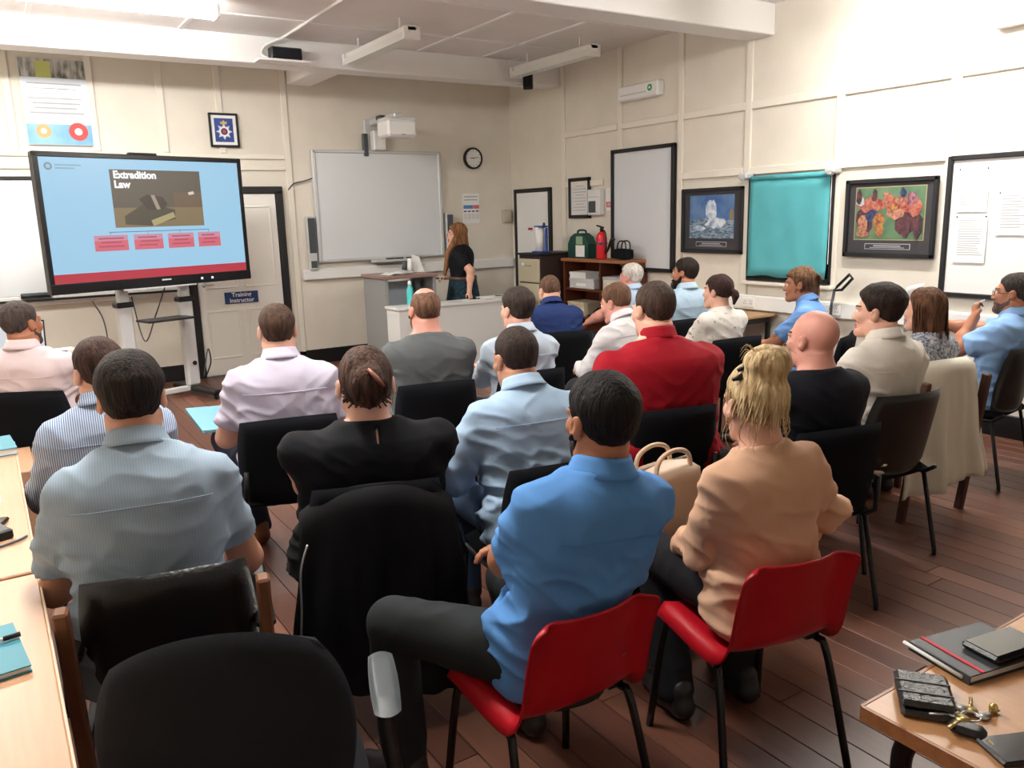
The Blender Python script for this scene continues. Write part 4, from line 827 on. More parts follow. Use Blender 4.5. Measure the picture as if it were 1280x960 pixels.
def loft(sec, T, o, s, ws, ds, belly, zlo, zhi):
    S = np.array(sec); zs = np.linspace(S[0, 0], S[-1, 0], 70); A = []
    for k in range(1, 5):
        y = np.interp(zs, S[:, 0], S[:, k])
        for _ in range(3): y[1:-1] = (y[:-2]+2*y[1:-1]+y[2:])/4
        A.append(y)
    nw = np.clip((zs-.46)/.08, 0, 1); wsc = ws*(1-nw)+(1+(ws-1)*.3)*nw; dsc = ds*(1-nw)+(1+(ds-1)*.3)*nw
    W_ = A[0]*wsc; DF = A[1]*dsc+belly*np.exp(-((zs-.1)/.14)**2); DB = A[2]*dsc; YC = A[3]
    W_ = W_+belly*.5*np.exp(-((zs-.08)/.14)**2)
    def f(X, Y, Z):
        x, y, z = X-o[0], Y-o[1], Z-o[2]; qx = (x*T[0, 0]+y*T[1, 0]+z*T[2, 0])/s; qy = (x*T[0, 1]+y*T[1, 1]+z*T[2, 1])/s; qz = (x*T[0, 2]+y*T[1, 2]+z*T[2, 2])/s
        w_ = np.interp(qz, zs, W_); yc = np.interp(qz, zs, YC); df = np.interp(qz, zs, DF); db = np.interp(qz, zs, DB); yy = qy-yc; d_ = np.where(yy > 0, df, db)
        n = 2.35; v = ((np.abs(qx/w_)**n+np.abs(yy/d_)**n)**(1/n)-1)*np.minimum(w_, d_)
        return np.maximum(np.maximum(v, qz-zhi), zlo-qz)*s
    cs = np.array([o+T@V(sx*.32*ws, sy*(.2*ds+belly), z)*s for sx in (-1, 1) for sy in (-1, 1) for z in (zlo, zhi)])
    return f, cs.min(0), cs.max(0)
def Rx(a): c, s = math.cos(a), math.sin(a); return np.array([[1, 0, 0], [0, c, -s], [0, s, c]])
def Ry(a): c, s = math.cos(a), math.sin(a); return np.array([[c, 0, s], [0, 1, 0], [-s, 0, c]])
def Rz(a): c, s = math.cos(a), math.sin(a); return np.array([[c, -s, 0], [s, c, 0], [0, 0, 1]])
def np_mesh(name, parts, mats, parent):
    """parts: list of (verts, quads, matindex-array or int)"""
    vs = []; fs = []; mi = []; n = 0
    for v, q, m in parts:
        if len(v) == 0: continue
        vs.append(v); fs.append(q+n); mi.append(np.full(len(q), m) if np.isscalar(m) else m); n += len(v)
    vs = np.vstack(vs); fs = np.vstack(fs); mi = np.concatenate(mi)
    me = bpy.data.meshes.new(name); me.vertices.add(len(vs)); me.vertices.foreach_set('co', vs.astype(np.float32).ravel())
    me.loops.add(len(fs)*4); me.loops.foreach_set('vertex_index', fs.astype(np.int32).ravel())
    me.polygons.add(len(fs)); me.polygons.foreach_set('loop_start', np.arange(0, len(fs)*4, 4, dtype=np.int32)); me.polygons.foreach_set('loop_total', np.full(len(fs), 4, np.int32))
    me.polygons.foreach_set('use_smooth', np.ones(len(fs), bool)); me.polygons.foreach_set('material_index', mi.astype(np.int32))
    for m in mats: me.materials.append(m)
    me.update(calc_edges=True); me.validate()
    return link(name, me, parent)
def skin_mat(name, c): 
    m = mat(name, c, .5, var=.06, scale=18, bump=.06, bscale=220, spec=.35); b = m.node_tree.nodes['Principled BSDF']; b.inputs['Subsurface Weight'].default_value = .08; b.inputs['Subsurface Radius'].default_value = (.012, .005, .003); return m
SK = {'fair': skin_mat('fair skin', (222, 172, 150)), 'mid': skin_mat('medium skin', (200, 146, 120)), 'tan': skin_mat('tanned skin', (176, 118, 90)), 'pink': skin_mat('ruddy skin', (212, 152, 136))}
LIP = mat('lips', (176, 96, 92), .45); BROW = {}
def hair_mat(c, c2):
    m = mat('hair', c, .62, col2=c2, scale=70, stretch=(1, 1, .14), bump=.9, bscale=150, spec=.16); return m
EYEM = [mat('eye white', (232, 230, 226), .2), mat('iris', (60, 44, 36), .15)]
def cloth(name, c, rough=.85, **k): return mat(name, c, rough, bump=.12, bscale=420, spec=.2, **k)
def stripe(name, c1, c2, scale, axis='X'):
    m = mat(name, c1, .85, spec=.2); nt = m.node_tree; L = nt.links.new; tc = nt.nodes.new('ShaderNodeTexCoord'); wv = nt.nodes.new('ShaderNodeTexWave'); wv.bands_direction = axis; wv.inputs['Scale'].default_value = scale; wv.inputs['Distortion'].default_value = .4
    L(tc.outputs['Object'], wv.inputs[0]); mx = nt.nodes.new('ShaderNodeMix'); mx.data_type = 'RGBA'; mx.inputs[6].default_value = lin(c1); mx.inputs[7].default_value = lin(c2); L(wv.outputs[1], mx.inputs[0]); L(mx.outputs[2], nt.nodes['Principled BSDF'].inputs['Base Color']); return m
def ik(S, Wt, l1, l2, pole):
    d = Wt-S; L_ = np.linalg.norm(d); mx = (l1+l2)*.995
    if L_ > mx: Wt = S+d/L_*mx; d = Wt-S; L_ = mx
    a = (l1*l1-l2*l2+L_*L_)/(2*L_); h = math.sqrt(max(0, l1*l1-a*a)); u = d/L_; p = np.array(pole, float); p = p-u*(p@u); return S+u*a+nrm(p)*h, Wt
def hand_prims(w, u, n, side, size=1., curl=.6, spread=1.):
    u = nrm(u); n = nrm(n-u*(n@u)); s_ = np.cross(u, n)*side; out = []     # s_ points to the thumb
    P = lambda a, b, c: w+(u*a+s_*b+n*c)*size
    for k, (lat, L_) in enumerate(((.030, .070), (.010, .078), (-.010, .072), (-.028, .056))):
        kn = P(.092-abs(k-1)*.004, lat, 0); out.append((rcone(P(.0, lat*.55, 0), kn, .015*size, .0125*size), .012)); p = kn; an = 0
        for j, fr in enumerate((.45, .31, .24)):
            an += curl*(.7, .95, .6)[j]; dr = u*math.cos(an)+n*math.sin(an)+s_*(lat*1.6*spread if j == 0 else 0); q = p+nrm(dr)*L_*fr*size; out.append((rcone(p, q, (.0098-.0009*j)*size, (.0092-.0011*j)*size), .005)); p = q
    b = P(.028, .028, .004); m_ = b+nrm(u*.62+s_*.62+n*.35)*.042*size; out.append((rcone(P(.012, .012, .0), b, .017*size, .015*size), .012)); out.append((rcone(b, m_, .0125*size, .0105*size), .008)); out.append((rcone(m_, m_+nrm(u*.85+s_*.1+n*(.25+.3*curl))*.034*size, .0102*size, .0082*size), .005))
    return out
def collar_mesh(o, T, r, front=40, h=.036, flare=.014, low=.0):
    """shirt collar: stand and fold round the neck, open at the throat"""
    G = []; prof = [(r, -.012), (r+.001, h*.5), (r+.002, h), (r+.006, h+.003), (r+.010, h*.8), (r+flare*.75, h*.25), (r+flare+.004, -.006)]
    n = 30
    for i in range(n+1):
        a = R_(-90+front/2)+R_(360-front)*i/n; a2 = a+math.pi; c, s = math.cos(a+math.pi), math.sin(a+math.pi)
        fr = max(0, s); row = []
        for k, (rr, z) in enumerate(prof):
            z2 = z-.030*fr-.012*fr*(k >= 5)+low; row.append(o+T@V(c*rr*1.0, s*rr*1.06, z2))
        G.append(row)
    return MB().sheet(G, .003)

def ck_of(t): return t.get('collar')
def person(label, head, az, sex='m', lean=0., side=0., twist=0., hyaw=0., hpitch=0., hroll=0., ws=1., ds=1., belly=0., skin='fair', hair=None, top=None, bottom=None, wl=None, wr=None, pl=None, pr=None, hl=None, hr=None, knees=None, feet=None, q=1., stand=False, beard=None, shoe=(30, 26, 26), seat=.45, hs=None, extra=None, cb=-.138):
    """head = (x, y, z of crown). Limb targets are in the person's frame (+y ahead, +x to the person's right)."""
    fem = sex == 'f'; hs = hs or (.96 if fem else 1.0); hip = seat+.10 if not stand else seat
    T = Rz(R_(twist)) @ Ry(R_(side)) @ Rx(-R_(lean)); Th = Rz(-R_(hyaw)) @ Rx(-R_(hpitch)) @ Ry(R_(hroll))
    # scale of the trunk so that the crown comes out at the asked height
    s = 1.0
    for _ in range(6):
        hc = V(0, 0, hip)+T@V(0, .035, .655)*s; crown = hc[2]+(Th@V(0, -.01, .122))[2]*hs; s += (head[2]-crown)/.66
    o = V(0, 0, hip); tp = lambda x, y, z: o+T@V(x, y, z)*s
    hc = tp(0, .035, .655); ca, sa = math.cos(R_(az)), math.sin(R_(az))
    rx, ry = head[0]-(hc[0]*ca+hc[1]*sa), head[1]-(-hc[0]*sa+hc[1]*ca)
    root = empty('person', (rx, ry, 0), -R_(az), label, 'person')
    sm = SK[skin]; top = dict(top or {}); bottom = dict(bottom or {}); sec = SEC_F if fem else SEC_M
    H = lambda x, y, z: hc+Th@V(x, y, z)*hs
    # ---- limbs
    shx = (.158 if fem else .170)*ws; A = .9 if fem else 1.0; fat = (ws-1)*.5+1
    arms = []
    for sd, wt, pole, hd in ((-1, wl, pl, hl), (1, wr, pr, hr)):
        S = tp(sd*shx, -.012, .422); wt = V(*(wt if wt is not None else (sd*.10, .33, hip+.10))); pole = V(*(pole if pole is not None else (sd*.55, -.35, -.75)))
        E_, W_ = ik(S, wt, .285*s, .25*s, pole); hd = dict(hd or {}); u = np.array(hd.get('u', nrm(W_-E_)), float); n = np.array(hd.get('n', (-sd*.35, .1, -.9)), float)
        arms.append(dict(sd=sd, S=S, E=E_, W=W_, u=u, n=n, curl=hd.get('curl', .5), show=hd.get('show', True)))
    legs = []
    for i, sd in enumerate((-1, 1)):
        hj = o+V(sd*.088*ws, .02, -.015); kn = V(*knees[i]) if knees else V(sd*.125, .46, hip-.035); ft = V(*feet[i]) if feet else V(sd*.13, .44, .0); an = V(ft[0], ft[1], .085); legs.append((hj, kn, an, ft))
    ua, ub = .057*A*fat, .045*A*fat; fa_, fb_ = .044*A*fat, .029*A
    th, kr, sh_, ar = .082*(1+(ws-1)*.6), .060, .056, .040
    if stand: kr, sh_ = .055, .05
    # ---- coarse body
    allp = np.array([a[k] for a in arms for k in 'SEW']+[p for l in legs for p in l]+[hc, tp(.25*ws, .2+belly, 0), tp(-.25*ws, -.2, 0), tp(0, 0, .5)])
    lo, hi = allp.min(0)-.14, allp.max(0)+.14; lo[2] = max(lo[2], -.02)
    hB = .015/q**.5; F = Field(lo, hi, hB); F.add(loft(sec, T, o, s, ws, ds, belly, -.14, .60), .02, -.008)
    for a in arms: F.add(rcone(a['S'], a['E'], ua, ub), .03, -.004); F.add(rcone(a['E'], a['W'], fa_, fb_), .02, -.004)
    for hj, kn, an, ft in legs: F.add(rcone(hj, kn, th-.006, kr-.006), .03); F.add(rcone(kn, an, sh_-.006, ar-.006), .02); F.add(rcone(an, ft+V(0, .12, .035), .036, .024), .02)
    nb, nt_ = tp(0, -.008, .50), hc+Th@V(0, -.022, -.04)*hs; nr = (.046 if fem else .054)*(1+(ws-1)*.35)
    F.add(rcone(nb, nt_, nr, nr*.93), .03); parts = []; clipb = (lambda f_: f_.clip(V(0, -1, -.17), V(0, cb, .6))) if not stand else (lambda f_: f_); clipb(F); v, qd = F.mesh(); parts.append((v, qd, 0))
    # ---- head, fine
    hh = .0048/q; lo = np.minimum(H(0, 0, 0)-.17*hs, tp(0, 0, .5)-V(.13, .10, .02)); hi = np.maximum(H(0, 0, 0)+.17*hs, tp(0, 0, .5)+V(.13, .10, 0))
    HF = Field(lo, hi, hh); jw = 1.0 if not fem else .93; k_ = hs; fc = 1+(ws-1)*.35
    def hp(F_):
        F_.add(ell(H(0, -.018, .035), V(.072, .096, .087)*k_, Th), .02); F_.add(ell(H(0, .028, -.025), V(.060*fc, .066, .092)*k_, Th), .03)
        for sd in (-1, 1): F_.add(rcone(H(sd*.052*jw*fc, -.005, -.055), H(sd*.018, .070, -.098), .020*k_, .018*k_), .03); F_.add(ell(H(sd*.040, .066, -.02), V(.022, .022, .024)*k_), .02); F_.add(rcone(H(sd*.014, .089, .026), H(sd*.050, .070, .024), .010*k_, .009*k_), .014)
        F_.add(rcone(H(0, .085, .02), H(0, .106, -.026), .009*k_, .0125*k_), .012)
        for sd in (-1, 1): F_.add(ell(H(sd*.011, .098, -.030), V(.009, .011, .008)*k_), .008); F_.cut(ell(H(sd*.032, .098, .006), V(.017, .017, .011)*k_, Th), .012)
        F_.add(ell(H(0, .084, -.098), V(.022, .018, .018)*k_), .02); F_.add(ell(H(0, .090, -.058), V(.024, .012, .0065)*k_, Th), .006); F_.add(ell(H(0, .088, -.070), V(.020, .012, .0070)*k_, Th), .006)
        for sd in (-1, 1):
            Re = Th@Rz(sd*-.35)@Rx(.2); F_.add(ell(H(sd*.080*(1+(fc-1)*.4), -.008, -.002), V(.0085, .020, .032)*k_, Re), .005); F_.cut(ell(H(sd*.091*(1+(fc-1)*.4), -.002, .002), V(.007, .010, .017)*k_, Re), .005)
    hp(HF); HF.add(rcone(nb, nt_, nr, nr*.93), .035); HF.add(loft(sec, T, o, s, ws, ds, belly, .40, .60), .03)
    v, qd = HF.mesh(); c = (v[qd].mean(1)-hc)@Th/hs; mi = np.zeros(len(qd), int)
    mi[(np.abs(c[:, 0]) < .025) & (np.abs(c[:, 2]+.064) < .0125) & (c[:, 1] > .085)] = 1
    br = (np.abs(np.abs(c[:, 0])-.034) < .022) & (np.abs(c[:, 2]-.031) < .0042) & (c[:, 1] > .06); mi[br] = 2
    parts.append((v, qd, mi))
    # ---- bare arms and hands, fine
    slv = top.get('sleeve', 'short'); t0 = {'none': 0., 'cap': -.05, 'short': .42, 'long': 9., 'three': 1.35}[slv]
    for a in arms:
        if not a['show']: continue
        hd_ = hand_prims(a['W']-a['u']*.012, a['u'], a['n'], a['sd'], .95*A*s, a['curl']); pts_ = [a['W']-.1, a['W']+.1]+[p[0][1] for p in hd_]+[p[0][2] for p in hd_]
        if t0 < 2: pts_ += [a['E']-.07, a['E']+.07]
        if t0 < 1: m0 = a['S']+(a['E']-a['S'])*max(0, t0); pts_ += [m0-.08, m0+.08]
        pts_ = np.array(pts_); AF = Field(pts_.min(0)-.01, pts_.max(0)+.01, (.0056 if t0 < 2 else .0048)/q); AF.add(rcone(a['S'], a['E'], ua, ub), .03); AF.add(rcone(a['E'], a['W'], fa_, fb_), .03)
        if slv == 'none': AF.add(loft(sec, T, o, s, ws, ds, belly, -.1, .6), .04)
        mid = a['E']+(a['W']-a['E'])*.35; AF.add(ell(mid, V(1, 1, 1)*fa_*1.04), .02)
        for p, k in hd_: AF.add(p, k)
        if slv != 'none':
            c0 = a['S']+(a['E']-a['S'])*max(.1, min(t0, .9)-.15) if t0 < 1 else (a['E'] if t0 < 2 else a['W']-a['u']*.06); dn = nrm(a['E']-a['S']) if t0 < 1 else nrm(a['W']-a['E']); AF.clip(-dn, c0)
        v, qd = AF.mesh(); parts.append((v, qd, 0))
    hcol = (hair or {}).get('c', (50, 36, 28)); bm = BROW.setdefault(hcol, mat('brow', tuple(int(x*.85) for x in hcol), .7))
    np_mesh('body', parts, [sm, LIP, bm], root)
    for sd in (-1, 1):
        p = Vector(H(sd*.032, .0785, .006)); eb = MB(); rot = Matrix(Th.tolist()); prof = [(.0001, -.0125), (.006, -.011), (.0108, -.006), (.0125, 0), (.0108, .006), (.0062, .0108), (.0055, .0112), (.0001, .0125)]
        rt = rot @ Matrix.Rotation(R_(-90), 3, 'X'); e_ = MB().lathe(prof, p, 12, rt); e_.m = [1 if 5*12 <= i else 0 for i in range(len(e_.f))]; e_.build('eye', EYEM, root, True)
    # ---- hair
    if hair is not None:
        hm = hair_mat(hair['c'], hair.get('c2', tuple(int(x*.6) for x in hair['c']))); pr_ = []
        ex = hair.get('ext', []); pts_ = [H(0, 0, 0)-.135*hs, H(0, 0, 0)+.15*hs]+[p for e_ in ex for p in ((lambda z: (z[1], z[2]))(e_ if callable(e_[0]) else e_[0]))] if False else [H(0, 0, 0)-.135*hs, H(0, 0, 0)+.15*hs]
        xp = []
        for e_ in ex:
            if e_[0] == 'e': xp.append((ell(H(*e_[1]), V(*e_[2])*hs, Th @ (Rx(R_(e_[3])) if len(e_) > 3 else np.eye(3))), .02))
            else: xp.append((rcone(H(*e_[1]), H(*e_[2]), e_[3]*hs, e_[4]*hs), .02))
        for p, k in xp: pts_ += [p[1], p[2]]
        pts_ = np.array(pts_); HR = Field(pts_.min(0)-.01, pts_.max(0)+.01, .0052/q)
        HR.add(ell(H(0, -.018, .035), V(.072, .096, .087)*k_, Th), .02); HR.add(ell(H(0, .028, -.025), V(.060*fc, .066, .092)*k_, Th), .03); HR.add(rcone(nb, nt_, nr, nr*.93), .035)
        X, Y, Z = np.meshgrid(*HR.ax, indexing='ij'); x, y, z = X-hc[0], Y-hc[1], Z-hc[2]; lx = (x*Th[0, 0]+y*Th[1, 0]+z*Th[2, 0])/hs; ly = (x*Th[0, 1]+y*Th[1, 1]+z*Th[2, 1])/hs; lz = (x*Th[0, 2]+y*Th[1, 2]+z*Th[2, 2])/hs
        nape, fr = hair.get('nape', -.052), hair.get('front', .078); by = np.interp(ly, [-.12, -.06, -.035, -.012, .012, .03, .045, .065, .085, .1], [nape, nape, nape*.75, -.02, -.012 if not fem else -.03, -.005 if not fem else -.01, .03, .05, fr-.012, fr])
        cl = lambda a: np.clip(a, 0, 1); tt = cl((lz-.015)/.06); th_ = hair.get('side', .007)*(1-tt)+hair.get('top', .016)*tt; edge = cl((lz-by)/.034); edge = edge*edge*(3-2*edge)
        if hair.get('bald'):
            bx0, br_ = hair['bald']; rr = np.sqrt((lx/1.0)**2+((ly-bx0)/1.35)**2); th_ = th_*np.where(lz > .03, cl((rr-br_)/.03), 1)-.002*(1-cl((rr-br_)/.03))*(lz > .03)
        ear = np.exp(-(((np.abs(lx)-.082)/.02)**2+((ly+.006)/.024)**2+((lz+.004)/.034)**2)); edge = edge*(1-np.clip(ear*1.4, 0, 1)*(0 if hair.get('overear') else 1))
        thick = th_*edge-.003*(1-edge); HR.d = HR.d-(thick*hs).astype(np.float32); v0 = None
        for p, k in xp: HR.add(p, .018)
        v, qd = HR.mesh(); lv = (v-hc)@Th/hs
        nv = vnormals(v, qd); fq = hair.get('freq', 60); n1 = vnoise(np.stack([lv[:, 0]*fq, lv[:, 1]*fq, lv[:, 2]*fq*.35], 1), 3)-.5; n2 = vnoise(lv*22, 5)-.5; v = v+nv*((n1*hair.get('rough', .004)+n2*hair.get('lump', .005))[:, None])*hs
        # drop what lies under the skin
        byv = np.interp(lv[:, 1], [-.12, -.06, -.035, -.012, .012, .03, .045, .065, .085, .1], [nape, nape, nape*.75, -.02, -.012 if not fem else -.03, -.005 if not fem else -.01, .03, .05, fr-.012, fr]); keep = lv[:, 2] > byv-.001
        for p, k in xp: keep |= p[0](v[:, 0], v[:, 1], v[:, 2]) < .012
        qd = qd[keep[qd].all(1)]; hparts = [(v, qd, 0)]
        st_ = hair.get('strands')
        if st_:
            sb_ = MB(); rg = random.Random(st_.get('seed', 1))
            for pth, r0 in st_['fn'](rg): sb_.tube([H(*p) for p in smooth_path(pth, 3)], [r0*hs*(1-.7*(i/(3*(len(pth)-1)))) for i in range(3*(len(pth)-1)+1)], 4)
            sv = np.array(sb_.v); sq = np.array([f if len(f) == 4 else f for f in sb_.f if len(f) == 4]); hparts.append((sv, sq, 0))
        np_mesh('hair', hparts, [hm], root)
        for nm_, fn in hair.get('clips', []): fn(root, H, Th)
    if beard:
        BF = Field(hc-.15*hs, hc+.15*hs, .0052/q); hp(BF); X, Y, Z = np.meshgrid(*BF.ax, indexing='ij'); x, y, z = X-hc[0], Y-hc[1], Z-hc[2]; ly = (x*Th[0, 1]+y*Th[1, 1]+z*Th[2, 1])/hs; lz = (x*Th[0, 2]+y*Th[1, 2]+z*Th[2, 2])/hs; lx = (x*Th[0, 0]+y*Th[1, 0]+z*Th[2, 0])/hs
        lim = np.interp(ly, [-.01, .02, .05, .075, .09], [.0, -.03, -.052, -.044, -.042]); e_ = np.clip((lim-lz)/.014, 0, 1)*np.clip((ly+.012)/.015, 0, 1); mo = np.exp(-((lx/.03)**2+((lz+.064)/.010)**2)**2)*(ly > .07); e_ = e_*(1-mo)
        BF.d = BF.d-((beard[1]*e_-.003*(1-e_))*hs).astype(np.float32); v, qd = BF.mesh(); lv = (v-hc)@Th/hs; lm = np.interp(lv[:, 1], [-.01, .02, .05, .075, .09], [.0, -.03, -.052, -.044, -.042]); keep = (lv[:, 2] < lm+.001) & (lv[:, 1] > -.014); qd = qd[keep[qd].all(1)]
        if len(qd): np_mesh('beard', [(v, qd, 0)], [hair_mat(beard[0], tuple(int(x*.7) for x in beard[0]))], root)
    # ---- upper garment
    g = top.get('g', .012); cs = []; hem = top.get('hem', -.13)
    pts_ = [tp(sx*(.27*ws+belly), sy*(.17*ds+belly), z) for sx in (-1, 1) for sy in (-1, 1) for z in (hem, .56)]
    for a in arms:
        pts_ += [a['S']-.1, a['S']+.1]
        if t0 > 0: pts_ += [a['E']-.09, a['E']+.09]
        if t0 > 1: pts_ += [a['W']-.06, a['W']+.06]
    pts_ = np.array(pts_); lo, hi = pts_.min(0)-.01, pts_.max(0)+.01; TF = Field(lo, hi, .0085/q); TF.add(loft(sec, T, o, s, ws, ds, belly, hem, .60), 0, g*s)
    if top.get('loose'):                                   # cloth bagging out at the waist
        TF.add(ell(tp(0, .012, .03), V(.178*ws+belly*.6, .13*ds+belly, .15)*s, T), .06, g*.5)
    for a in arms:
        if slv == 'none':
            TF.add(ell(a['S']+T@V(-a['sd']*.025, 0, -.01), V(.05, .055, .05)*s*fat), .03); continue
        sg = top.get('sg', .014); e0 = a['S']+(a['E']-a['S'])*(min(1, t0+.32) if t0 < 1 else 1)
        TF.add(rcone(a['S'], e0, ua+sg*.8, (ub+sg*1.25 if t0 < 1 else ub+sg*.8)), .035)
        if t0 > 1: e1 = a['E']+(a['W']-a['E'])*(1 if t0 > 2 else .35); TF.add(rcone(a['E'], e1, fa_+sg*.9, (fb_ if t0 > 2 else fa_*.95)+sg*.75), .025)
    X, Y, Z = np.meshgrid(*TF.ax, indexing='ij')
    for a in arms:                                          # cut the cuffs square
        if slv == 'none': continue
        if t0 < 1: dn = nrm(a['E']-a['S']); c0 = a['S']+(a['E']-a['S'])*(t0+.30); ax0, L1 = a['S'], a['E']
        else: dn = nrm(a['W']-a['E']); c0 = a['E']+(a['W']-a['E'])*(.97 if t0 > 2 else .33); ax0, L1 = a['E'], a['W']
        dd = (X-c0[0])*dn[0]+(Y-c0[1])*dn[1]+(Z-c0[2])*dn[2]; rad = np.sqrt(np.maximum(0, (X-c0[0])**2+(Y-c0[1])**2+(Z-c0[2])**2-dd*dd)); TF.d = np.where((rad < .12) & (dd > 0) & (dd < .10), np.maximum(TF.d, dd), TF.d).astype(np.float32)
    TF.clip(V(0, 0, -1), V(0, 0, (seat+.012) if not stand else 0)); nz, ns = top.get('neck', (.535, .22)); nn = T@nrm(V(0, ns, 1)); TF.clip(nn, tp(0, 0, nz))
    if top.get('neckr'):
        TF.cut(ell(tp(0, .045, top['neckr'][1]), V(top['neckr'][0], top['neckr'][0]*.95, .06)*s, T), .008)
    if top.get('keyhole'): TF.cut(ell(tp(*top['keyhole']), V(.012, .06, .042)*s, T), .004)
    clipb(TF); v, qd = TF.mesh(); tv_ = (v-o)@T/s; nv = vnormals(v, qd); wr_ = top.get('wrinkle', .006); sd_ = abs(hash(label)) % 97 if False else sum(map(ord, label)) % 97
    def ridge(p, sdd): return 2*(1-np.abs(2*vnoise(p, sdd)-1))**2-.7
    f1 = ridge(np.stack([tv_[:, 0]*4.5+tv_[:, 2]*3, tv_[:, 1]*4.5, tv_[:, 2]*13-np.abs(tv_[:, 0])*9], 1), sd_); f2 = ridge(np.stack([tv_[:, 0]*11+tv_[:, 2]*5, tv_[:, 1]*9, tv_[:, 2]*9], 1), sd_+1); f3 = vnoise(tv_*6, sd_+2)-.5
    amp = wr_*(.35+.65*np.clip((.36-tv_[:, 2])/.25, 0, 1)+.35*np.clip((np.abs(tv_[:, 0])-.12)/.08, 0, 1)); pw = np.stack([vnoise(tv_*5, sd_+8), vnoise(tv_*5, sd_+9), vnoise(tv_*5, sd_+10)], 1)*1.3; f4 = ridge(np.stack([tv_[:, 0]*7-tv_[:, 2]*8, tv_[:, 1]*6, tv_[:, 2]*16+tv_[:, 0]*7], 1)+pw, sd_+6); v = v+nv*(1.15*amp*(f1*.6+f2*.25+f4*.55)+wr_*1.0*f3)[:, None]
    gar = np_mesh(top.get('name', 'shirt'), [(v, qd, 0)], [top['m']], root)
    if ck_of(top) == 'shirt' and q >= 1:
        t2 = (v-o)@T/s; pth = []
        for xx in np.linspace(-.17*ws, .17*ws, 25):
            m_ = np.where((np.abs(t2[:, 0]-xx) < .012) & (np.abs(t2[:, 2]-.395) < .009) & (t2[:, 1] < 0))[0]
            if len(m_): b_ = m_[np.argmin(t2[m_, 1])]; pth.append(o+T@(V(xx, t2[b_, 1]-.0008, .395)*s))
        if len(pth) > 6: MB().tube([tuple(p) for p in smooth_path(pth, 2)], .0016, 5).build('yoke_seam', top['m'], gar, True)
    ck_ = top.get('collar')
    if ck_:
        co = tp(0, -.004, .534); Tc = T@Rx(-R_(12)); cm = collar_mesh(co, Tc, nr+.010, 40 if ck_ == 'shirt' else 20, .040 if ck_ == 'shirt' else .05, .026 if ck_ == 'shirt' else .02); cm.build('collar', top.get('cm', top['m']), gar, True)
    if top.get('band'):
        rr = nr+.010; pts2 = [tp(0, 0, .53)+T@V(math.cos(a_)*rr, math.sin(a_)*rr*1.08, -.016*max(0, math.sin(a_))*2-.002) for a_ in [2*math.pi*i/28 for i in range(28)]]; MB().tube(pts2, .008, 6, closed=True).build('neckband', top['m'], gar, True)
    # ---- lower garment and shoes
    bmat = bottom.get('m', None)
    if bottom.get('kind', 'trousers') == 'trousers':
        pts_ = np.array([p for l in legs for p in l[:3]]+[o]); lo, hi = pts_.min(0)-.15, pts_.max(0)+.15; lo[2] = max(.03, lo[2]); LF = Field(lo, hi, .0125/q**.5); LF.add(loft(sec, T, o, s, ws, ds, belly*.6, -.14, .10), .02, .004); LF.add(ell(o+V(0, -.01, -.03), V(.175*ws, .15*ds, .085)), .03)
        for hj, kn, an, ft in legs: LF.add(rcone(hj, kn, th+.010, kr+.014), .03); LF.add(rcone(kn, an+V(0, 0, .0), sh_+.014, ar+.026), .02)
        LF.clip(V(0, 0, -1), V(0, 0, .06)); clipb(LF); v, qd = LF.mesh(); nv = vnormals(v, qd); v = v+nv*(.006*(ridge(v*np.array([9., 14., 9.]), sd_+4)*.6))[:, None]; np_mesh(bottom.get('name', 'trousers'), [(v, qd, 0)], [bmat], root)
    else:
        bottom['fn'](root, o, T, tp, s, legs)
    shm = mat('shoe leather', shoe, .4)
    for hj, kn, an, ft in legs:
        d_ = nrm(V((kn-hj)[0]*.5, max(.2, (kn-hj)[1]), 0)) if not stand else V(0, 1, 0); SF = Field(ft+V(-.2, -.2, -.005), ft+V(.2, .25, .14), .009); pS = lambda a_, z_: ft+d_*a_+V(0, 0, z_)
        SF.add(rcone(pS(-.05, .04), pS(.06, .04), .040, .044), .02); SF.add(rcone(pS(.06, .035), pS(.165, .028), .045, .032), .03); SF.add(rcone(pS(-.045, .05), pS(-.035, .10), .038, .042), .02); SF.clip(V(0, 0, -1), V(0, 0, .002)); v, qd = SF.mesh(); np_mesh('shoe', [(v, qd, 0)], [shm], root)
    if extra: extra(root, dict(H=H, Th=Th, tp=tp, arms=arms, T=T, s=s, hs=hs, o=o))
    return root, (rx, ry), dict(H=H, arms=arms, tp=tp, az=az)
def glasses(root, k):
    H = k['H']; g = MB()
    for sd in (-1, 1):
        g.tube([H(sd*.033+.021*math.cos(a), .101, .004+.016*math.sin(a)) for a in [i*math.pi/7 for i in range(14)]], .0014, 5, closed=True); g.tube([H(sd*.055, .099, .008), H(sd*.078, .05, .008), H(sd*.083, -.005, .01)], .0014, 5)
    g.tube([H(-.012, .102, .008), H(0, .106, .011), H(.012, .102, .008)], .0014, 5); g.build('glasses', M['black'], root, True)
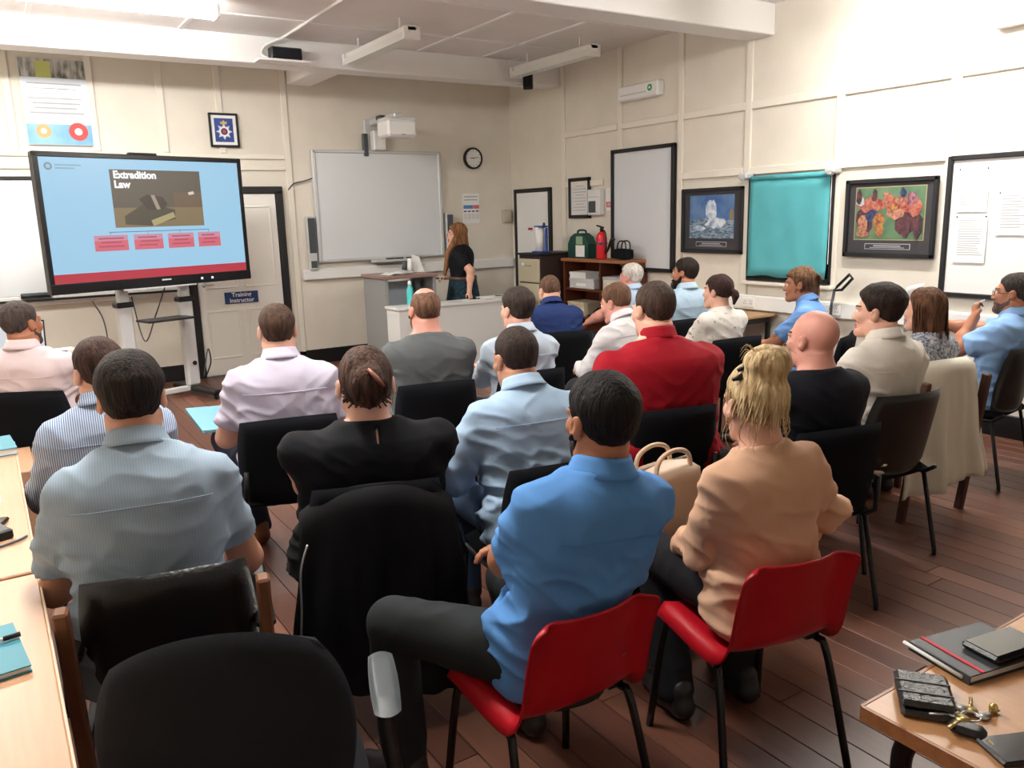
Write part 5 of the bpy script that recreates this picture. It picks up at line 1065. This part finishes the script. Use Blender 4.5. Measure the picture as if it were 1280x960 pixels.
# ================================================================== who sits where
TR = {'navy': cloth('navy trousers', (34, 40, 58)), 'black': cloth('black trousers', (24, 24, 28)), 'char': cloth('charcoal trousers', (48, 49, 52)), 'jean': cloth('blue jeans', (56, 76, 104)), 'grey': cloth('grey trousers', (84, 86, 92))}
SHORT = dict(top=.016, side=.006)
def seat_for(r, az, kind, label, dy=.085):
    x, y = r[0]+math.sin(R_(az))*dy, r[1]+math.cos(R_(az))*dy
    if kind == 'red': return chair_red((x, y), az, label)
    if kind == 'wood': return chair_wood((x, y), az, label, True)
    if kind == 'wood2': return chair_wood((x, y), az, label, False)
    return chair_black((x, y), az, label, kind == 'plastic')
def shirt(c, sleeve='long', collar='shirt', **k):
    d = dict(m=c if not isinstance(c, tuple) else cloth('shirt cloth', c), sleeve=sleeve, collar=collar, loose=True); d.update(k); return d
def watch(sd, col=(30, 30, 34)):
    def f(root, k):
        a = k['arms'][0 if sd < 0 else 1]; u = nrm(a['W']-a['E']); c = a['W']-u*.03; e1 = nrm(np.cross(u, V(.2, .3, 1))); e2 = np.cross(u, e1); r = .036
        o = MB().tube([c+(e1*math.cos(t)+e2*math.sin(t))*r for t in [i*math.pi/8 for i in range(16)]], .008, 6, closed=True, flat=.5).build('wristwatch', mat('watch strap', col, .5), root, True)
        MB().lathe([(.017, 0), (.017, .008)], Vector(c+e1*r), 14, Vector((0, 0, 1)).rotation_difference(Vector(e1)).to_matrix()).build('watch_face', M['glassdark'], o, True)
    return f
# strand makers, in the head's own frame
def st_long(n, length, spread=.0, wave=.006):
    def f(g):
        for i in range(n):
            sd = g.choice((-1, 1)); y = g.uniform(-.10, .05); L_ = length*g.uniform(.8, 1.05); w_ = .083+g.uniform(0, .012); j = lambda: g.uniform(-wave, wave); cy = min(y, .02); k = max(.25, 1-max(0, -y-.03)*9)
            yield [(sd*.006, y*.6, .122+g.uniform(0, .006)), (sd*.055*k, y*1.0, .098), (sd*w_*k+j(), cy*1.05-.01, .02), (sd*(w_+.004)*k+j(), cy-.02, -.07), (sd*(w_-.005+spread)*k+j(), cy-.028+j(), -L_*.6), (sd*(w_-.012+spread)*k+j(), cy-.03+j(), -L_)], .0032
    return dict(fn=f)
def st_back(n, B, r):
    """hair drawn back from the hairline into a knot at B"""
    def f(g):
        for i in range(n):
            a = g.uniform(0, 2*math.pi); z0 = .062 if abs(a-math.pi) > 2.2 else g.uniform(-.055, .01); s0 = (.077*math.sin(a), -.018+.096*math.cos(a), z0)
            q = [s0]
            for t in (.33, .66):
                p = np.array(s0)*(1-t)+np.array(B)*t; d = p-np.array([0, -.018, .035]); d = d/np.sqrt((d[0]/.083)**2+(d[1]/.104)**2+(d[2]/.096)**2); q.append(tuple(np.array([0, -.018, .035])+d*g.uniform(.99, 1.05)))
            q.append((B[0]+g.uniform(-r, r), B[1]+g.uniform(-r, r), B[2]+g.uniform(-r, r))); yield q, .003
    return f
def st_messy(g):
    B = (.008, -.062, .132); yield from st_back(170, B, .03)(g)
    for i in range(110):
        e1 = nrm(np.array([g.gauss(0, 1), g.gauss(0, 1), g.gauss(0, 1)])); e2 = nrm(np.cross(e1, [g.gauss(0, 1), g.gauss(0, 1), g.gauss(0, 1)])); r = g.uniform(.03, .055); a0 = g.uniform(0, 6.3)
        yield [tuple(np.array(B)+np.array([0, -.005, .008])+(e1*math.cos(a0+t)+e2*math.sin(a0+t))*r*np.array([1.15, 1, .85])) for t in (0, .7, 1.4, 2.1, 2.8)], .0028
    for i in range(34):
        a = g.uniform(.6, 5.7); p = np.array([.078*math.sin(a), -.018+.094*math.cos(a), g.uniform(-.05, .0)]); L_ = g.uniform(.04, .11); yield [tuple(p), tuple(p*[1.12, 1.08, 1]+[0, 0, -L_*.35]), tuple(p*[1.1, 1.05, 1]+[g.uniform(-.012, .012), g.uniform(-.012, .012), -L_*.7]), tuple(p*[1.0, 1.0, 1]+[g.uniform(-.025, .025), g.uniform(-.025, .02), -L_])], .0017
    for i in range(18):
        a = g.uniform(0, 6.3); d = np.array([math.sin(a), math.cos(a), g.uniform(.1, .9)]); p = np.array(B)+d*.04; yield [tuple(p), tuple(p+d*.02+[0, 0, .008]), tuple(p+d*.028+[g.uniform(-.02, .02), 0, g.uniform(-.03, .0)])], .0013
def st_claw(g):
    yield from st_back(170, (0, -.105, .03), .025)(g)
    for i in range(70):
        x = g.uniform(-.045, .045); yield [(x*.6, -.125, .075), (x*1.2, -.150, .04), (x*1.1, -.145, -.005), (x*.5, -.112, -.035)], .003
    for i in range(0):
        x = g.uniform(-.06, .06); yield [(x, -.085, -.05), (x*1.15, -.09, -.085), (x*1.3+g.uniform(-.02, .02), -.085, -.13)], .0014
def hairclip(c, p, L_, ang):
    def f(root, H, Th):
        a = V(*p); d = V(math.cos(ang), 0, math.sin(ang))*L_/2
        MB().tube([H(*(a-d)), H(*(a+V(0, -.012, 0))), H(*(a+d))], [.005, .009, .005], 8).build('hair_clip', mat('clip', c, .3), root, True)
    return f

# ---- near row, red chairs
_, r, I20 = person('man in a bright blue short sleeved shirt with dark cropped hair on a red chair', (1.266, 1.553, 1.282), 1, lean=-10, side=8, cb=-.135, hyaw=5, ws=1.06, ds=1.05, skin='tan', q=1.25,
    hair=dict(c=(32, 26, 24), c2=(14, 12, 12), **dict(SHORT, side=.009, top=.017)), beard=((34, 26, 22), .006), top=shirt((90, 144, 208), 'short', wrinkle=0.0130, hem=-.17), bottom=dict(m=cloth('dark slate trousers', (40, 44, 46))),
    wl=(.10, .24, .76), wr=(.03, .26, .72), pl=(-.8, .05, -.6), pr=(.8, 0, -.6), knees=[(-.34, .34, .555), (.12, .46, .52)], feet=[(-.32, .36, 0), (.14, .40, 0)])
chair_red((1.154, 1.66), 1, 'red plastic shell chair under the man in bright blue shirt')
_, r, I21 = person('woman in a beige blazer with messy blonde bun on a red chair', (1.805, 1.525, 1.245), 14, 'f', lean=-1, side=-5, cb=-.105, feet=[(-.13, .30, 0), (.13, .30, 0)], hyaw=4, hpitch=4, ws=.98, ds=1.0, skin='fair', q=1.25,
    hair=dict(c=(230, 206, 162), c2=(172, 140, 100), top=.014, side=.010, nape=-.06, ext=[('e', (.008, -.062, .132), (.072, .062, .052))], rough=.006, lump=.01, strands=dict(fn=st_messy, seed=4), clips=[('c', hairclip((24, 20, 20), (-.05, -.03, .125), .05, .5)), ('c', hairclip((24, 20, 20), (-.07, -.03, .095), .04, .4))]),
    top=dict(m=cloth('beige blazer cloth', (208, 166, 138)), name='blazer', sleeve='long', g=.018, sg=.015, wrinkle=0.0116, hem=-.20, collar=None, loose=True, neck=(.535, .25)), bottom=dict(m=TR['black']), wl=(-.10, .30, .62), wr=(.22, .22, .60), pr=(1, -.55, -.1), pl=(-.15, -.35, -.9))
chair_red((1.833, 1.545), 12.5, 'red plastic shell chair under the woman in beige blazer')
RB = r
# ---- second row
_, r, I3 = person('man in a grey-blue short sleeved shirt with thick dark hair beside the long desk', (.30, 2.40, 1.335), 9, lean=9, ws=.98, ds=1.05, skin='mid', q=1.2, hair=dict(c=(44, 34, 30), c2=(22, 18, 18), top=.022, side=.012, lump=.008), top=shirt(stripe('fine grey stripe', (158, 176, 192), (147, 166, 183), 46), 'short', wrinkle=0.0130, hem=-.16), bottom=dict(m=TR['char']), wl=(-.12, .34, .66), wr=(.14, .34, .64), hl=dict(show=False))
chair_wood((.335, 2.32), 12, 'black vinyl armchair with pale wooden frame', True)
_, r, I5 = person('woman in a sleeveless black top with brown hair clipped up', (1.06, 2.58, 1.245), 18, 'f', lean=1, ws=1.72, ds=1.35, belly=.05, skin='fair', q=1.2, hs=1.06, cb=-.17,
    hair=dict(c=(84, 60, 48), c2=(44, 30, 27), top=.016, side=.014, nape=-.06, ext=[('e', (0, -.110, .02), (.056, .048, .072), 12)], rough=.005, lump=.006, strands=dict(fn=st_claw, seed=2), clips=[('c', hairclip((150, 96, 76), (.022, -.150, .055), .075, -.9))]),
    top=dict(m=cloth('black jersey', (17, 18, 22)), name='top', sleeve='cap', sg=.003, g=.012, wrinkle=0.0072, hem=-.17, neck=(.525, .12), keyhole=(.02, -.09, .47)), bottom=dict(m=TR['black']), wl=(-.16, .36, .62), wr=(.16, .36, .62), pl=(-.7, -.25, -.75), pr=(.5, -.3, -.9))
seat_for(r, 18, 'black', 'black meeting chair with a dark coat over its back')
R5 = r
_, r, I8 = person('man in a pale blue shirt with cropped hair, leaning forward behind the bright blue shirt', (1.68, 2.58, 1.255), 8, lean=12, hyaw=-4, hpitch=10, ws=1.10, ds=1.05, skin='mid', q=1.1, hair=dict(c=(64, 50, 44), c2=(38, 30, 28), top=.009, side=.005, nape=-.055), top=shirt((164, 190, 216), 'long', wrinkle=0.0130), bottom=dict(m=TR['jean']), wl=(-.14, .34, .68), wr=(.12, .36, .68), pl=(-.75, -.2, -.7))
seat_for(r, 8, 'black', 'black meeting chair under the man in pale blue shirt', .02)
_, r, I12 = person('large man in a red sweatshirt with cropped brown hair', (2.55, 2.75, 1.365), 15, lean=2, hyaw=-10, hpitch=4, ws=1.34, ds=1.22, belly=.03, skin='fair', hs=1.06, q=1.1, hair=dict(c=(78, 60, 50), c2=(50, 38, 34), top=.008, side=.005), top=dict(m=cloth('red fleece', (150, 17, 33)), name='sweatshirt', sleeve='long', collar='stand', g=.016, sg=.018, wrinkle=0.0087, loose=True), bottom=dict(m=TR['jean']))
seat_for(r, 15, 'black', 'black meeting chair under the large man in red')
_, r, I16 = person('bald man in a black tee shirt', (2.80, 2.08, 1.27), 12, lean=0, hyaw=-14, ws=1.12, ds=1.08, skin='pink', hair=None, top=dict(m=cloth('black cotton', (18, 20, 28)), name='tee_shirt', sleeve='short', band=True, wrinkle=0.0072, loose=True, neck=(.53, .2)), bottom=dict(m=TR['black']))
seat_for(r, 12, 'black', 'black meeting chair under the bald man')
_, r, I17 = person('man in a white shirt with neat dark hair', (3.52, 2.26, 1.305), 8, lean=2, hyaw=-26, ws=1.05, skin='fair', hair=dict(c=(54, 42, 36), c2=(30, 24, 22), top=.026, side=.007), top=shirt((216, 210, 200), 'long', wrinkle=0.0116), bottom=dict(m=TR['black']), wl=(-.12, .36, .66))
seat_for(r, 8, 'plastic', 'black plastic backed chair under the man in white shirt')
_, r, I18 = person('woman with long brown hair in a patterned blouse', (4.22, 2.44, 1.235), 8, 'f', lean=0, hyaw=-10, skin='fair', hair=dict(c=(112, 76, 54), c2=(66, 44, 34), top=.014, side=.012, nape=-.10, overear=True, ext=[('e', (0, -.065, -.06), (.082, .045, .12)), ('e', (.06, -.02, -.06), (.032, .05, .12)), ('e', (-.06, -.02, -.06), (.032, .05, .12))], strands=st_long(200, .21)),
    top=dict(m=mat('speckled blouse', (206, 208, 214), .85, col2=(66, 76, 104), scale=75), name='blouse', sleeve='long', band=True, wrinkle=0.0087, neck=(.53, .25)), bottom=dict(m=TR['black']), feet=[(-.10, .30, 0), (.12, .34, 0)])
seat_for(r, 8, 'wood2', 'wooden legged chair with a cream jacket over its back')
R18 = r
def p19(root, k):
    a = k['arms'][0]; u = nrm(a['W']-a['E']); p = a['W']+u*.07
    # pen held at the lips
    MB()
_, r, I19 = person('man in a light blue shirt and glasses holding a pen to his mouth', (5.12, 2.42, 1.265), -6, lean=-9, hyaw=-8, ws=1.08, skin='tan', hair=dict(c=(66, 58, 54), c2=(44, 38, 36), top=.007, side=.005), beard=((110, 90, 80), .0025), top=shirt((142, 180, 226), 'short', wrinkle=0.0130), bottom=dict(m=TR['navy']), wl=(-.07, .115, 1.0), pl=(-.5, .5, -1), hl=dict(u=(.25, .15, .9), n=(.6, -.6, .1), curl=1.1), wr=(.02, .38, .93), pr=(.8, 0, -.7), hr=dict(u=(-.2, .7, .4), n=(-.8, .1, -.3), curl=.9), extra=glasses)
seat_for(r, -6, 'plastic', 'black plastic backed chair beside the skirting board')
R19 = (r, -6, I19)
# ---- third row
_, r, _i = person('man in a blue and white striped shirt with brown hair', (.315, 3.30, 1.27), 5, lean=6, hyaw=-16, hpitch=8, ws=1.02, skin='fair', hair=dict(c=(70, 48, 42), c2=(40, 28, 26), top=.018, side=.009), top=shirt(stripe('blue stripe', (200, 212, 228), (84, 110, 152), 44, 'X'), 'long', wrinkle=0.0087), bottom=dict(m=TR['navy']), wl=(-.14, .34, .68))
seat_for(r, 5, 'black', 'black meeting chair under the man in striped shirt', .03)
_, r, I4 = person('man in a lilac white shirt with short brown hair and teal folder on his knee', (1.10, 3.68, 1.31), 12, lean=1, hyaw=2, ws=1.10, ds=1.1, skin='fair', hair=dict(c=(88, 66, 54), c2=(56, 42, 36), top=.012, side=.005, freq=60), top=shirt((204, 198, 217), 'short', wrinkle=0.0116, hem=-.17), bottom=dict(m=TR['navy']), knees=[(-.26, .45, .61), (.14, .46, .52)], feet=[(-.14, .56, 0), (.15, .42, 0)], shoe=(112, 66, 40), wl=(-.16, .30, .68), wr=(.12, .30, .68))
seat_for(r, 12, 'black', 'black meeting chair under the man in lilac white shirt')
R4 = r
_, r, _i = person('balding man in a grey tee shirt', (1.98, 3.93, 1.31), 12, lean=0, hyaw=-9, ws=1.15, ds=1.08, skin='pink', hair=dict(c=(124, 92, 72), c2=(86, 62, 50), top=.004, side=.005, bald=(-.0, .045), rough=.001, lump=.002), beard=((140, 92, 66), .006), top=dict(m=cloth('grey marl', (92, 96, 98)), name='tee_shirt', sleeve='short', band=True, wrinkle=0.0072, loose=True, neck=(.53, .2)), bottom=dict(m=TR['jean']))
seat_for(r, 12, 'black', 'black meeting chair under the man in grey tee')
_, r, _i = person('man in a white-blue shirt with arms folded before the desk', (2.52, 3.84, 1.27), 4, lean=-2, hyaw=-8, ws=1.06, skin='fair', hair=dict(c=(70, 58, 52), c2=(40, 34, 32), top=.020, side=.008), top=shirt((192, 207, 223), 'long', wrinkle=0.0130), bottom=dict(m=TR['navy']), wl=(.06, .26, .78), wr=(-.08, .27, .80), pl=(-1, -.1, -.4), pr=(1, 0, -.4))
seat_for(r, 4, 'black', 'black meeting chair under the man with arms folded')
_, r, I10 = person('man in a white shirt bending over his notes with pen', (3.40, 4.02, 1.225), -2, lean=17, hyaw=-18, hpitch=16, ws=1.02, skin='pink', hair=dict(c=(120, 88, 68), c2=(84, 60, 48), top=.012, side=.006), top=shirt((216, 214, 216), 'long', collar='shirt', wrinkle=0.0130), bottom=dict(m=TR['char']), wl=(-.12, .42, .66), wr=(.10, .40, .66))
seat_for(r, -2, 'black', 'black meeting chair under the man bending over notes', 0)
_, r, _i = person('woman with dark ponytail and fringe in a patterned cream blouse', (4.27, 3.96, 1.235), 8, 'f', lean=4, hyaw=-24, skin='fair', hair=dict(c=(66, 44, 40), c2=(40, 28, 28), top=.012, side=.010, nape=-.05, front=.040, overear=True, ext=[('e', (0, -.118, .005), (.020, .018, .020)), ('e', (0, -.140, -.012), (.024, .024, .034)), ('r', (0, -.142, -.02), (0, -.13, -.075), .022, .008)]),
    top=dict(m=mat('sprigged blouse', (216, 211, 203), .85, col2=(150, 128, 110), scale=28, ramp=(.63, .68)), name='blouse', sleeve='long', band=True, wrinkle=0.0087), bottom=dict(m=TR['black']), wl=(-.1, .38, .66))
I14 = (r, 8, _i)
seat_for(r, 8, 'black', 'black meeting chair under the woman with ponytail')
_, r, _i = person('woman in a blue blouse with tied brown hair writing on her lap', (4.76, 3.66, 1.27), -24, 'f', lean=7, hyaw=-10, hpitch=4, skin='tan', hair=dict(c=(128, 96, 70), c2=(80, 56, 42), top=.016, side=.012, nape=-.07, ext=[('e', (0, -.09, -.01), (.048, .04, .07)), ('e', (0, -.10, -.07), (.032, .03, .06))], lump=.009, strands=dict(fn=st_claw, seed=9), clips=[('c', hairclip((206, 180, 140), (.03, -.13, .03), .05, 1.1))]),
    top=shirt((112, 156, 216), 'short', wrinkle=0.0130), bottom=dict(m=TR['black']), wl=(-.10, .44, .685), wr=(.06, .42, .69), hl=dict(curl=.7), extra=watch(-1))
R15 = (r, -24)
seat_for(r, -24, 'black', 'black meeting chair under the woman in blue blouse', .02)
# ---- front row
_, r, _i = person('man in a pale pink shirt with greying hair by the laptop desk', (.145, 5.07, 1.30), 28, lean=-8, hyaw=22, ws=1.10, ds=1.1, belly=.02, skin='tan', hair=dict(c=(86, 76, 72), c2=(60, 52, 50), top=.009, side=.006), beard=((96, 82, 76), .003), top=shirt((226, 210, 214), 'short', wrinkle=0.0116), bottom=dict(m=TR['black']), extra=watch(1))
seat_for(r, 28, 'black', 'black meeting chair under the man in pale pink shirt')
_, r, _i = person('man in a navy polo shirt looking down', (3.68, 5.14, 1.205), 20, lean=12, hyaw=-14, hpitch=26, ws=1.12, ds=1.08, skin='fair', hair=dict(c=(116, 88, 70), c2=(80, 60, 50), top=.004, side=.005, bald=(.02, .04), rough=.001, lump=.002), top=dict(m=cloth('navy pique', (36, 54, 102)), name='polo_shirt', sleeve='short', collar='shirt', wrinkle=0.0087, loose=True), bottom=dict(m=TR['char']))
seat_for(r, 20, 'black', 'black meeting chair under the man in navy polo', .0)
_, r, _i = person('white haired man in a pale blue shirt before the bookcase', (4.87, 5.55, 1.225), 0, lean=2, hyaw=-20, skin='pink', hair=dict(c=(226, 222, 216), c2=(186, 178, 172), top=.014, side=.006), top=shirt((178, 202, 228), 'short'), bottom=dict(m=TR['char']), wl=(-.26, .34, .70), pl=(-1, -.2, -.4))
seat_for(r, 0, 'black', 'black meeting chair under the white haired man')
_, r, _i = person('bearded man in a light blue shirt before the tall white panel', (4.79, 4.80, 1.30), 12, lean=-3, hyaw=-34, ws=1.08, skin='tan', hair=dict(c=(52, 40, 36), c2=(30, 24, 22), top=.012, side=.006), beard=((46, 34, 30), .012), top=shirt((172, 196, 214), 'long', wrinkle=0.0116), bottom=dict(m=TR['navy']))
seat_for(r, 12, 'black', 'black meeting chair under the bearded man')
# ---- lecturer, standing
def skirt_fn(root, o, T, tp, s, legs):
    pr = []
    for i in range(15):
        t = i/14; r_ = .160+.09*t; row = [(math.cos(a)*(r_*1.18+.010*t*math.sin(7*a)), math.sin(a)*(r_*.95+.010*t*math.sin(7*a+1)), .98-.52*t) for a in [2*math.pi*k/28 for k in range(29)]]; pr.append(row)
    MB().sheet(pr, .004).build('skirt', mat('floral skirt', (22, 62, 78), .8, col2=(10, 14, 22), scale=38), root, True); MB().tube([(.188*math.cos(2*math.pi*k/24), .152*math.sin(2*math.pi*k/24), .985) for k in range(24)], .014, 6, closed=True, flat=1.4).build('belt', mat('brown belt', (96, 70, 60), .5), root, True)
def lect(root, k):
    glasses(root, k)
_, r, IL = person('woman with long auburn hair standing in black top and floral skirt', (4.66, 8.33, 1.605), -42, 'f', lean=2, hyaw=-14, hpitch=2, skin='fair', stand=True, seat=.86, ws=1.15, ds=1.15, hs=1.04, hair=dict(c=(158, 112, 74), c2=(92, 62, 44), top=.014, side=.013, nape=-.10, overear=True, ext=[('e', (0, -.065, -.08), (.082, .042, .16)), ('e', (.062, -.01, -.10), (.028, .045, .15)), ('e', (-.062, -.01, -.10), (.028, .045, .15)), ('r', (-.078, .015, -.06), (-.105, .10, -.19), .034, .034), ('r', (-.105, .10, -.19), (-.11, .155, -.42), .034, .02), ('r', (.078, .015, -.06), (.10, .10, -.19), .032, .032), ('r', (.10, .10, -.19), (.10, .15, -.38), .032, .02)], strands=st_long(200, .34)),
    top=dict(m=cloth('black knit', (20, 21, 26)), name='top', sleeve='short', wrinkle=0.0058, hem=.08, neck=(.53, .3), band=True), bottom=dict(kind='skirt', fn=skirt_fn), knees=[(-.09, .03, .45), (.09, .03, .45)], feet=[(-.09, 0, 0), (.09, .02, 0)], wl=(-.27, -.16, .84), pl=(-.3, -1, 0), hl=dict(u=(-.3, -.3, -.8), n=(.2, .6, -.5), curl=.3), wr=(.05, .24, .98), pr=(.5, -.5, -.7), hr=dict(curl=1.1), extra=lect)
def local(rxy, az, p):
    a = R_(az); return (rxy[0]+p[0]*math.cos(a)+p[1]*math.sin(a), rxy[1]-p[0]*math.sin(a)+p[1]*math.cos(a), p[2])
# ================================================================== things they hold and clothes on chairs
a = IL['arms'][1]; p = a['W']+a['u']*.075; c = local(r, -42, p)
e = empty('presenter_remote', c, R_(42), 'small black presenter remote in the lecturer hand', 'remote'); bx('remote_body', (0, 0, 0), (.03, .12, .018), M['black'], e, bev=.006); bx('remote_button', (0, .02, .01), (.014, .02, .003), M['greyplas'], e)
def drape(rxy, az, w, ztop, zbot, m, label, flare=.08, dy=.08, name='jacket', seed=1, back=-.27):
    x, y = rxy[0]+math.sin(R_(az))*dy, rxy[1]+math.cos(R_(az))*dy; e = empty(name, (x, y, 0), -R_(az), label, name); G = []; g = random.Random(seed); ph = [g.uniform(0, 6) for _ in range(6)]
    nu, nv = 46, 26
    for i in range(nu+1):
        u = -1+2*i/nu; row = []
        for j in range(nv+1):
            t = j/nv
            if t < .18: k = t/.18; yy = back+.075-.01*k; zz = ztop-.16+.16*k; f = 0
            elif t < .28: k = (t-.18)/.10; a_ = math.pi*k; yy = back+.02+.05*math.cos(a_); zz = ztop+.035*math.sin(a_); f = 0
            else: k = (t-.28)/.72; yy = back-.035-.06*k; zz = ztop-(ztop-zbot)*k-(.03*math.sin(u*2.2+ph[4])*k); f = k
            fold = f*(.022*math.sin(u*7+ph[0])+.014*math.sin(u*13+ph[1]+f*1.5)+.008*math.sin(u*23+ph[2])); xx = u*(w/2+flare*f*.5)*(1-.04*(1-f)); sh = (.10 if name == 'coat' else .03)*abs(u)**2.5*(1 if t > .1 else 0); row.append((xx+.012*f*math.sin(5*zz*3+ph[3]), yy+fold+.10*u*u*.8, zz-sh*(1-f*.3)))
        G.append(row)
    MB().sheet(G, .007).build('cloth_body', m, e, True)
    for s_ in ():
        pts = smooth_path([(s_*w*.40, back-.03, ztop-.03), (s_*(w*.44), back-.05+.05, ztop-.2), (s_*(w*.46+flare*.3), back-.05+.03, ztop-.42)], 5); MB().tube(pts, [.05+.008*math.sin(i*.9) for i in range(len(pts))], 10, flat=.45, up=(0, 1, 0)).build('sleeve', m, e, True)
    return e
drape(R18, 8, .51, .845, .22, cloth('cream linen', (214, 208, 193)), 'cream linen jacket hung over the wooden legged chair', .16, seed=3, back=-.245)
e = drape(R5, 18, .53, .80, .16, cloth('black coat cloth', (15, 15, 18)), 'black coat with metal zip hung on chair behind woman in black', .12, name='coat', seed=8, back=-.285)
MB().tube(smooth_path([(-.235, -.28, .66), (-.262, -.30, .58), (-.27, -.32, .45), (-.285, -.335, .3)], 5), .004, 5).build('zip', M['metal'], e, True)
# folder on the knee
e = empty('folder', local(R4, 12, (-.29, .50, .705)), -R_(12)+R_(14), 'teal folder resting on the knee of the man in lilac shirt', 'folder'); rt = Matrix.Rotation(R_(10), 3, 'X') @ Matrix.Rotation(R_(4), 3, 'Y'); bx('front_cover', (0, 0, .009), (.24, .32, .003), mat('pale teal card', (92, 158, 182), .45), e, rot=rt); bx('page_block', (0, 0, .004), (.232, .31, .008), M['paper'], e, rot=rt); bx('back_cover', (0, 0, -.002), (.24, .32, .003), M['teal'], e, rot=rt)
# notes and pens
def notes(rxy, az, p, label, tilt=10, sz=(.2, .28)):
    e = empty('notepad', local(rxy, az, p), -R_(az), label, 'notepad'); rt = Matrix.Rotation(R_(tilt), 3, 'X'); bx('pages', (0, 0, 0), (sz[0], sz[1], .01), M['paper'], e, rot=rt, bev=.002); bx('binding', (0, sz[1]/2, .003), (sz[0], .014, .014), M['black'], e, rot=rt); return e
def pen(rxy, az, I_, k, label, d=(.1, .5, .6)):
    a_ = I_['arms'][k]; u = a_['u']; c_ = a_['W']+nrm(u)*.085+nrm(a_['n'])*.018; d = nrm(V(*d)); e = empty('pen', local(rxy, az, c_), -R_(az), label, 'pen'); MB().tube([tuple(-d*.055), tuple(d*.08)], .0045, 8).build('barrel', M['paper'], e, True); MB().tube([tuple(-d*.07), tuple(-d*.055)], [.001, .0045], 8).build('tip', M['black'], e, True)
notes(R4, 12, (.25, .30, .665), 'white notepad on the thigh of the man in lilac shirt', 8, (.2, .28)); notes(R15[0], -24, (-.02, .50, .665), 'notepad on the lap of woman in blue blouse', 6); pen(R15[0], -24, _i if False else dict(arms=[dict(u=V(0, 1, 0), W=V(-.10, .44, .685), n=V(0, 0, -1))]), 0, 'white pen in the hand of woman in blue blouse', (.1, -.3, .8))
pen(R19[0], -6, I19, 0, 'dark pen held at the mouth of man with glasses', (-.6, -.6, .25))
ha = I19['arms'][1]; c = ha['W']+nrm(ha['u'])*.09
e = empty('handout_sheet', local(R19[0], -6, c), R_(6), 'white sheet held up by the man with glasses', 'paper'); MB().sheet([[(-.19+.21*i/6, .03+.012*math.sin(i*.8), -.10+.29*j/6+.02*i/6) for j in range(7)] for i in range(7)], .0015).build('sheet', M['paper'], e, True)
# beige handbag on the lap
hb = empty('handbag', (2.05, 2.15, .458), -R_(14)+R_(20), 'large beige leather handbag standing on the black rucksack', 'bag'); hm = mat('beige leather', (206, 178, 152), .45, bump=.1, bscale=200)
pad(MB(), .34, .30, .16, (0, 0, .15), None, 0, 14, .4).build('bag_body', hm, hb, True)
for yy in (-.05, .05): MB().tube(smooth_path([(-.10, yy, .26), (-.08, yy, .33), (0, yy, .355), (.08, yy, .33), (.10, yy, .26)], 5), .009, 8).build('handle', hm, hb, True)
MB().tube([(-.15, 0, .295), (.15, 0, .295)], .004, 6).build('zip', M['metal'], hb)
# bag on the floor, floor papers, rucksack
fb = empty('floral_bag', (4.74, 2.95, 0), R_(20), 'navy floral print bag lying under the white shirted man chair', 'bag'); fm = mat('floral print', (34, 50, 74), .6, col2=(150, 140, 130), scale=26)
pad(MB(), .44, .24, .2, (0, 0, .125), None, 0, 12, .6, bulge=.02).build('bag_body', fm, fb, True); MB().tube(smooth_path([(-.13, -.02, .2), (-.1, -.06, .29), (.06, -.06, .3), (.12, -.02, .2)], 5), .011, 6).build('handle', M['vinyl'], fb, True)
rk = empty('black_rucksack', (2.06, 2.19, 0), R_(10), 'black rucksack on the floor between the red chairs', 'bag'); pad(MB(), .34, .42, .22, (0, 0, .225), None, 0, 12, .5).build('bag_body', M['blackfab'], rk, True); pad(MB(), .24, .2, .08, (0, -.12, .15), None, 0, 10, .5).build('front_pocket', M['blackfab'], rk, True); MB().tube(smooth_path([(-.05, 0, .42), (0, 0, .47), (.05, 0, .42)], 5), .008, 6).build('handle', M['black'], rk, True)
e = empty('floor_leaflet', (1.42, 2.52, .004), R_(25), 'cream leaflet with blue panel lying on the floor', 'paper'); bx('sheet', (0, 0, 0), (.21, .30, .003), mat('cream paper', (236, 226, 190), .8), e); bx('blue_panel', (-.03, -.03, .002), (.1, .1, .001), mat('leaflet blue', (40, 110, 190), .7), e)

# ---- look-alikes share a group
GROUPS = {'meeting_chair': 'black meeting chairs under the audience', 'person': 'people attending the lecture', 'fluorescent_light': 'fluorescent ceiling fittings', 'wall_speaker': 'slim speakers beside the projection board', 'ceiling_speaker': 'loudspeakers on the far beam', 'storage_box': 'boxes in the bookcase', 'pinned_paper': 'papers pinned on the notice board', 'framed_picture': 'framed prints on the panelled wall', 'emergency_light': 'emergency lights on the panelled wall', 'beech_desk': 'beech desks along the side', 'paper_stack': 'papers on the front desk', 'cable_trunking': 'white wall trunking', 'power_cable': 'cables behind the display', 'wooden_chair': 'wooden framed chairs'}
for o in list(scene.objects):
    k = o.name.split('.')[0]
    if o.parent is None and k in GROUPS and 'group' not in o: o['group'] = GROUPS[k]
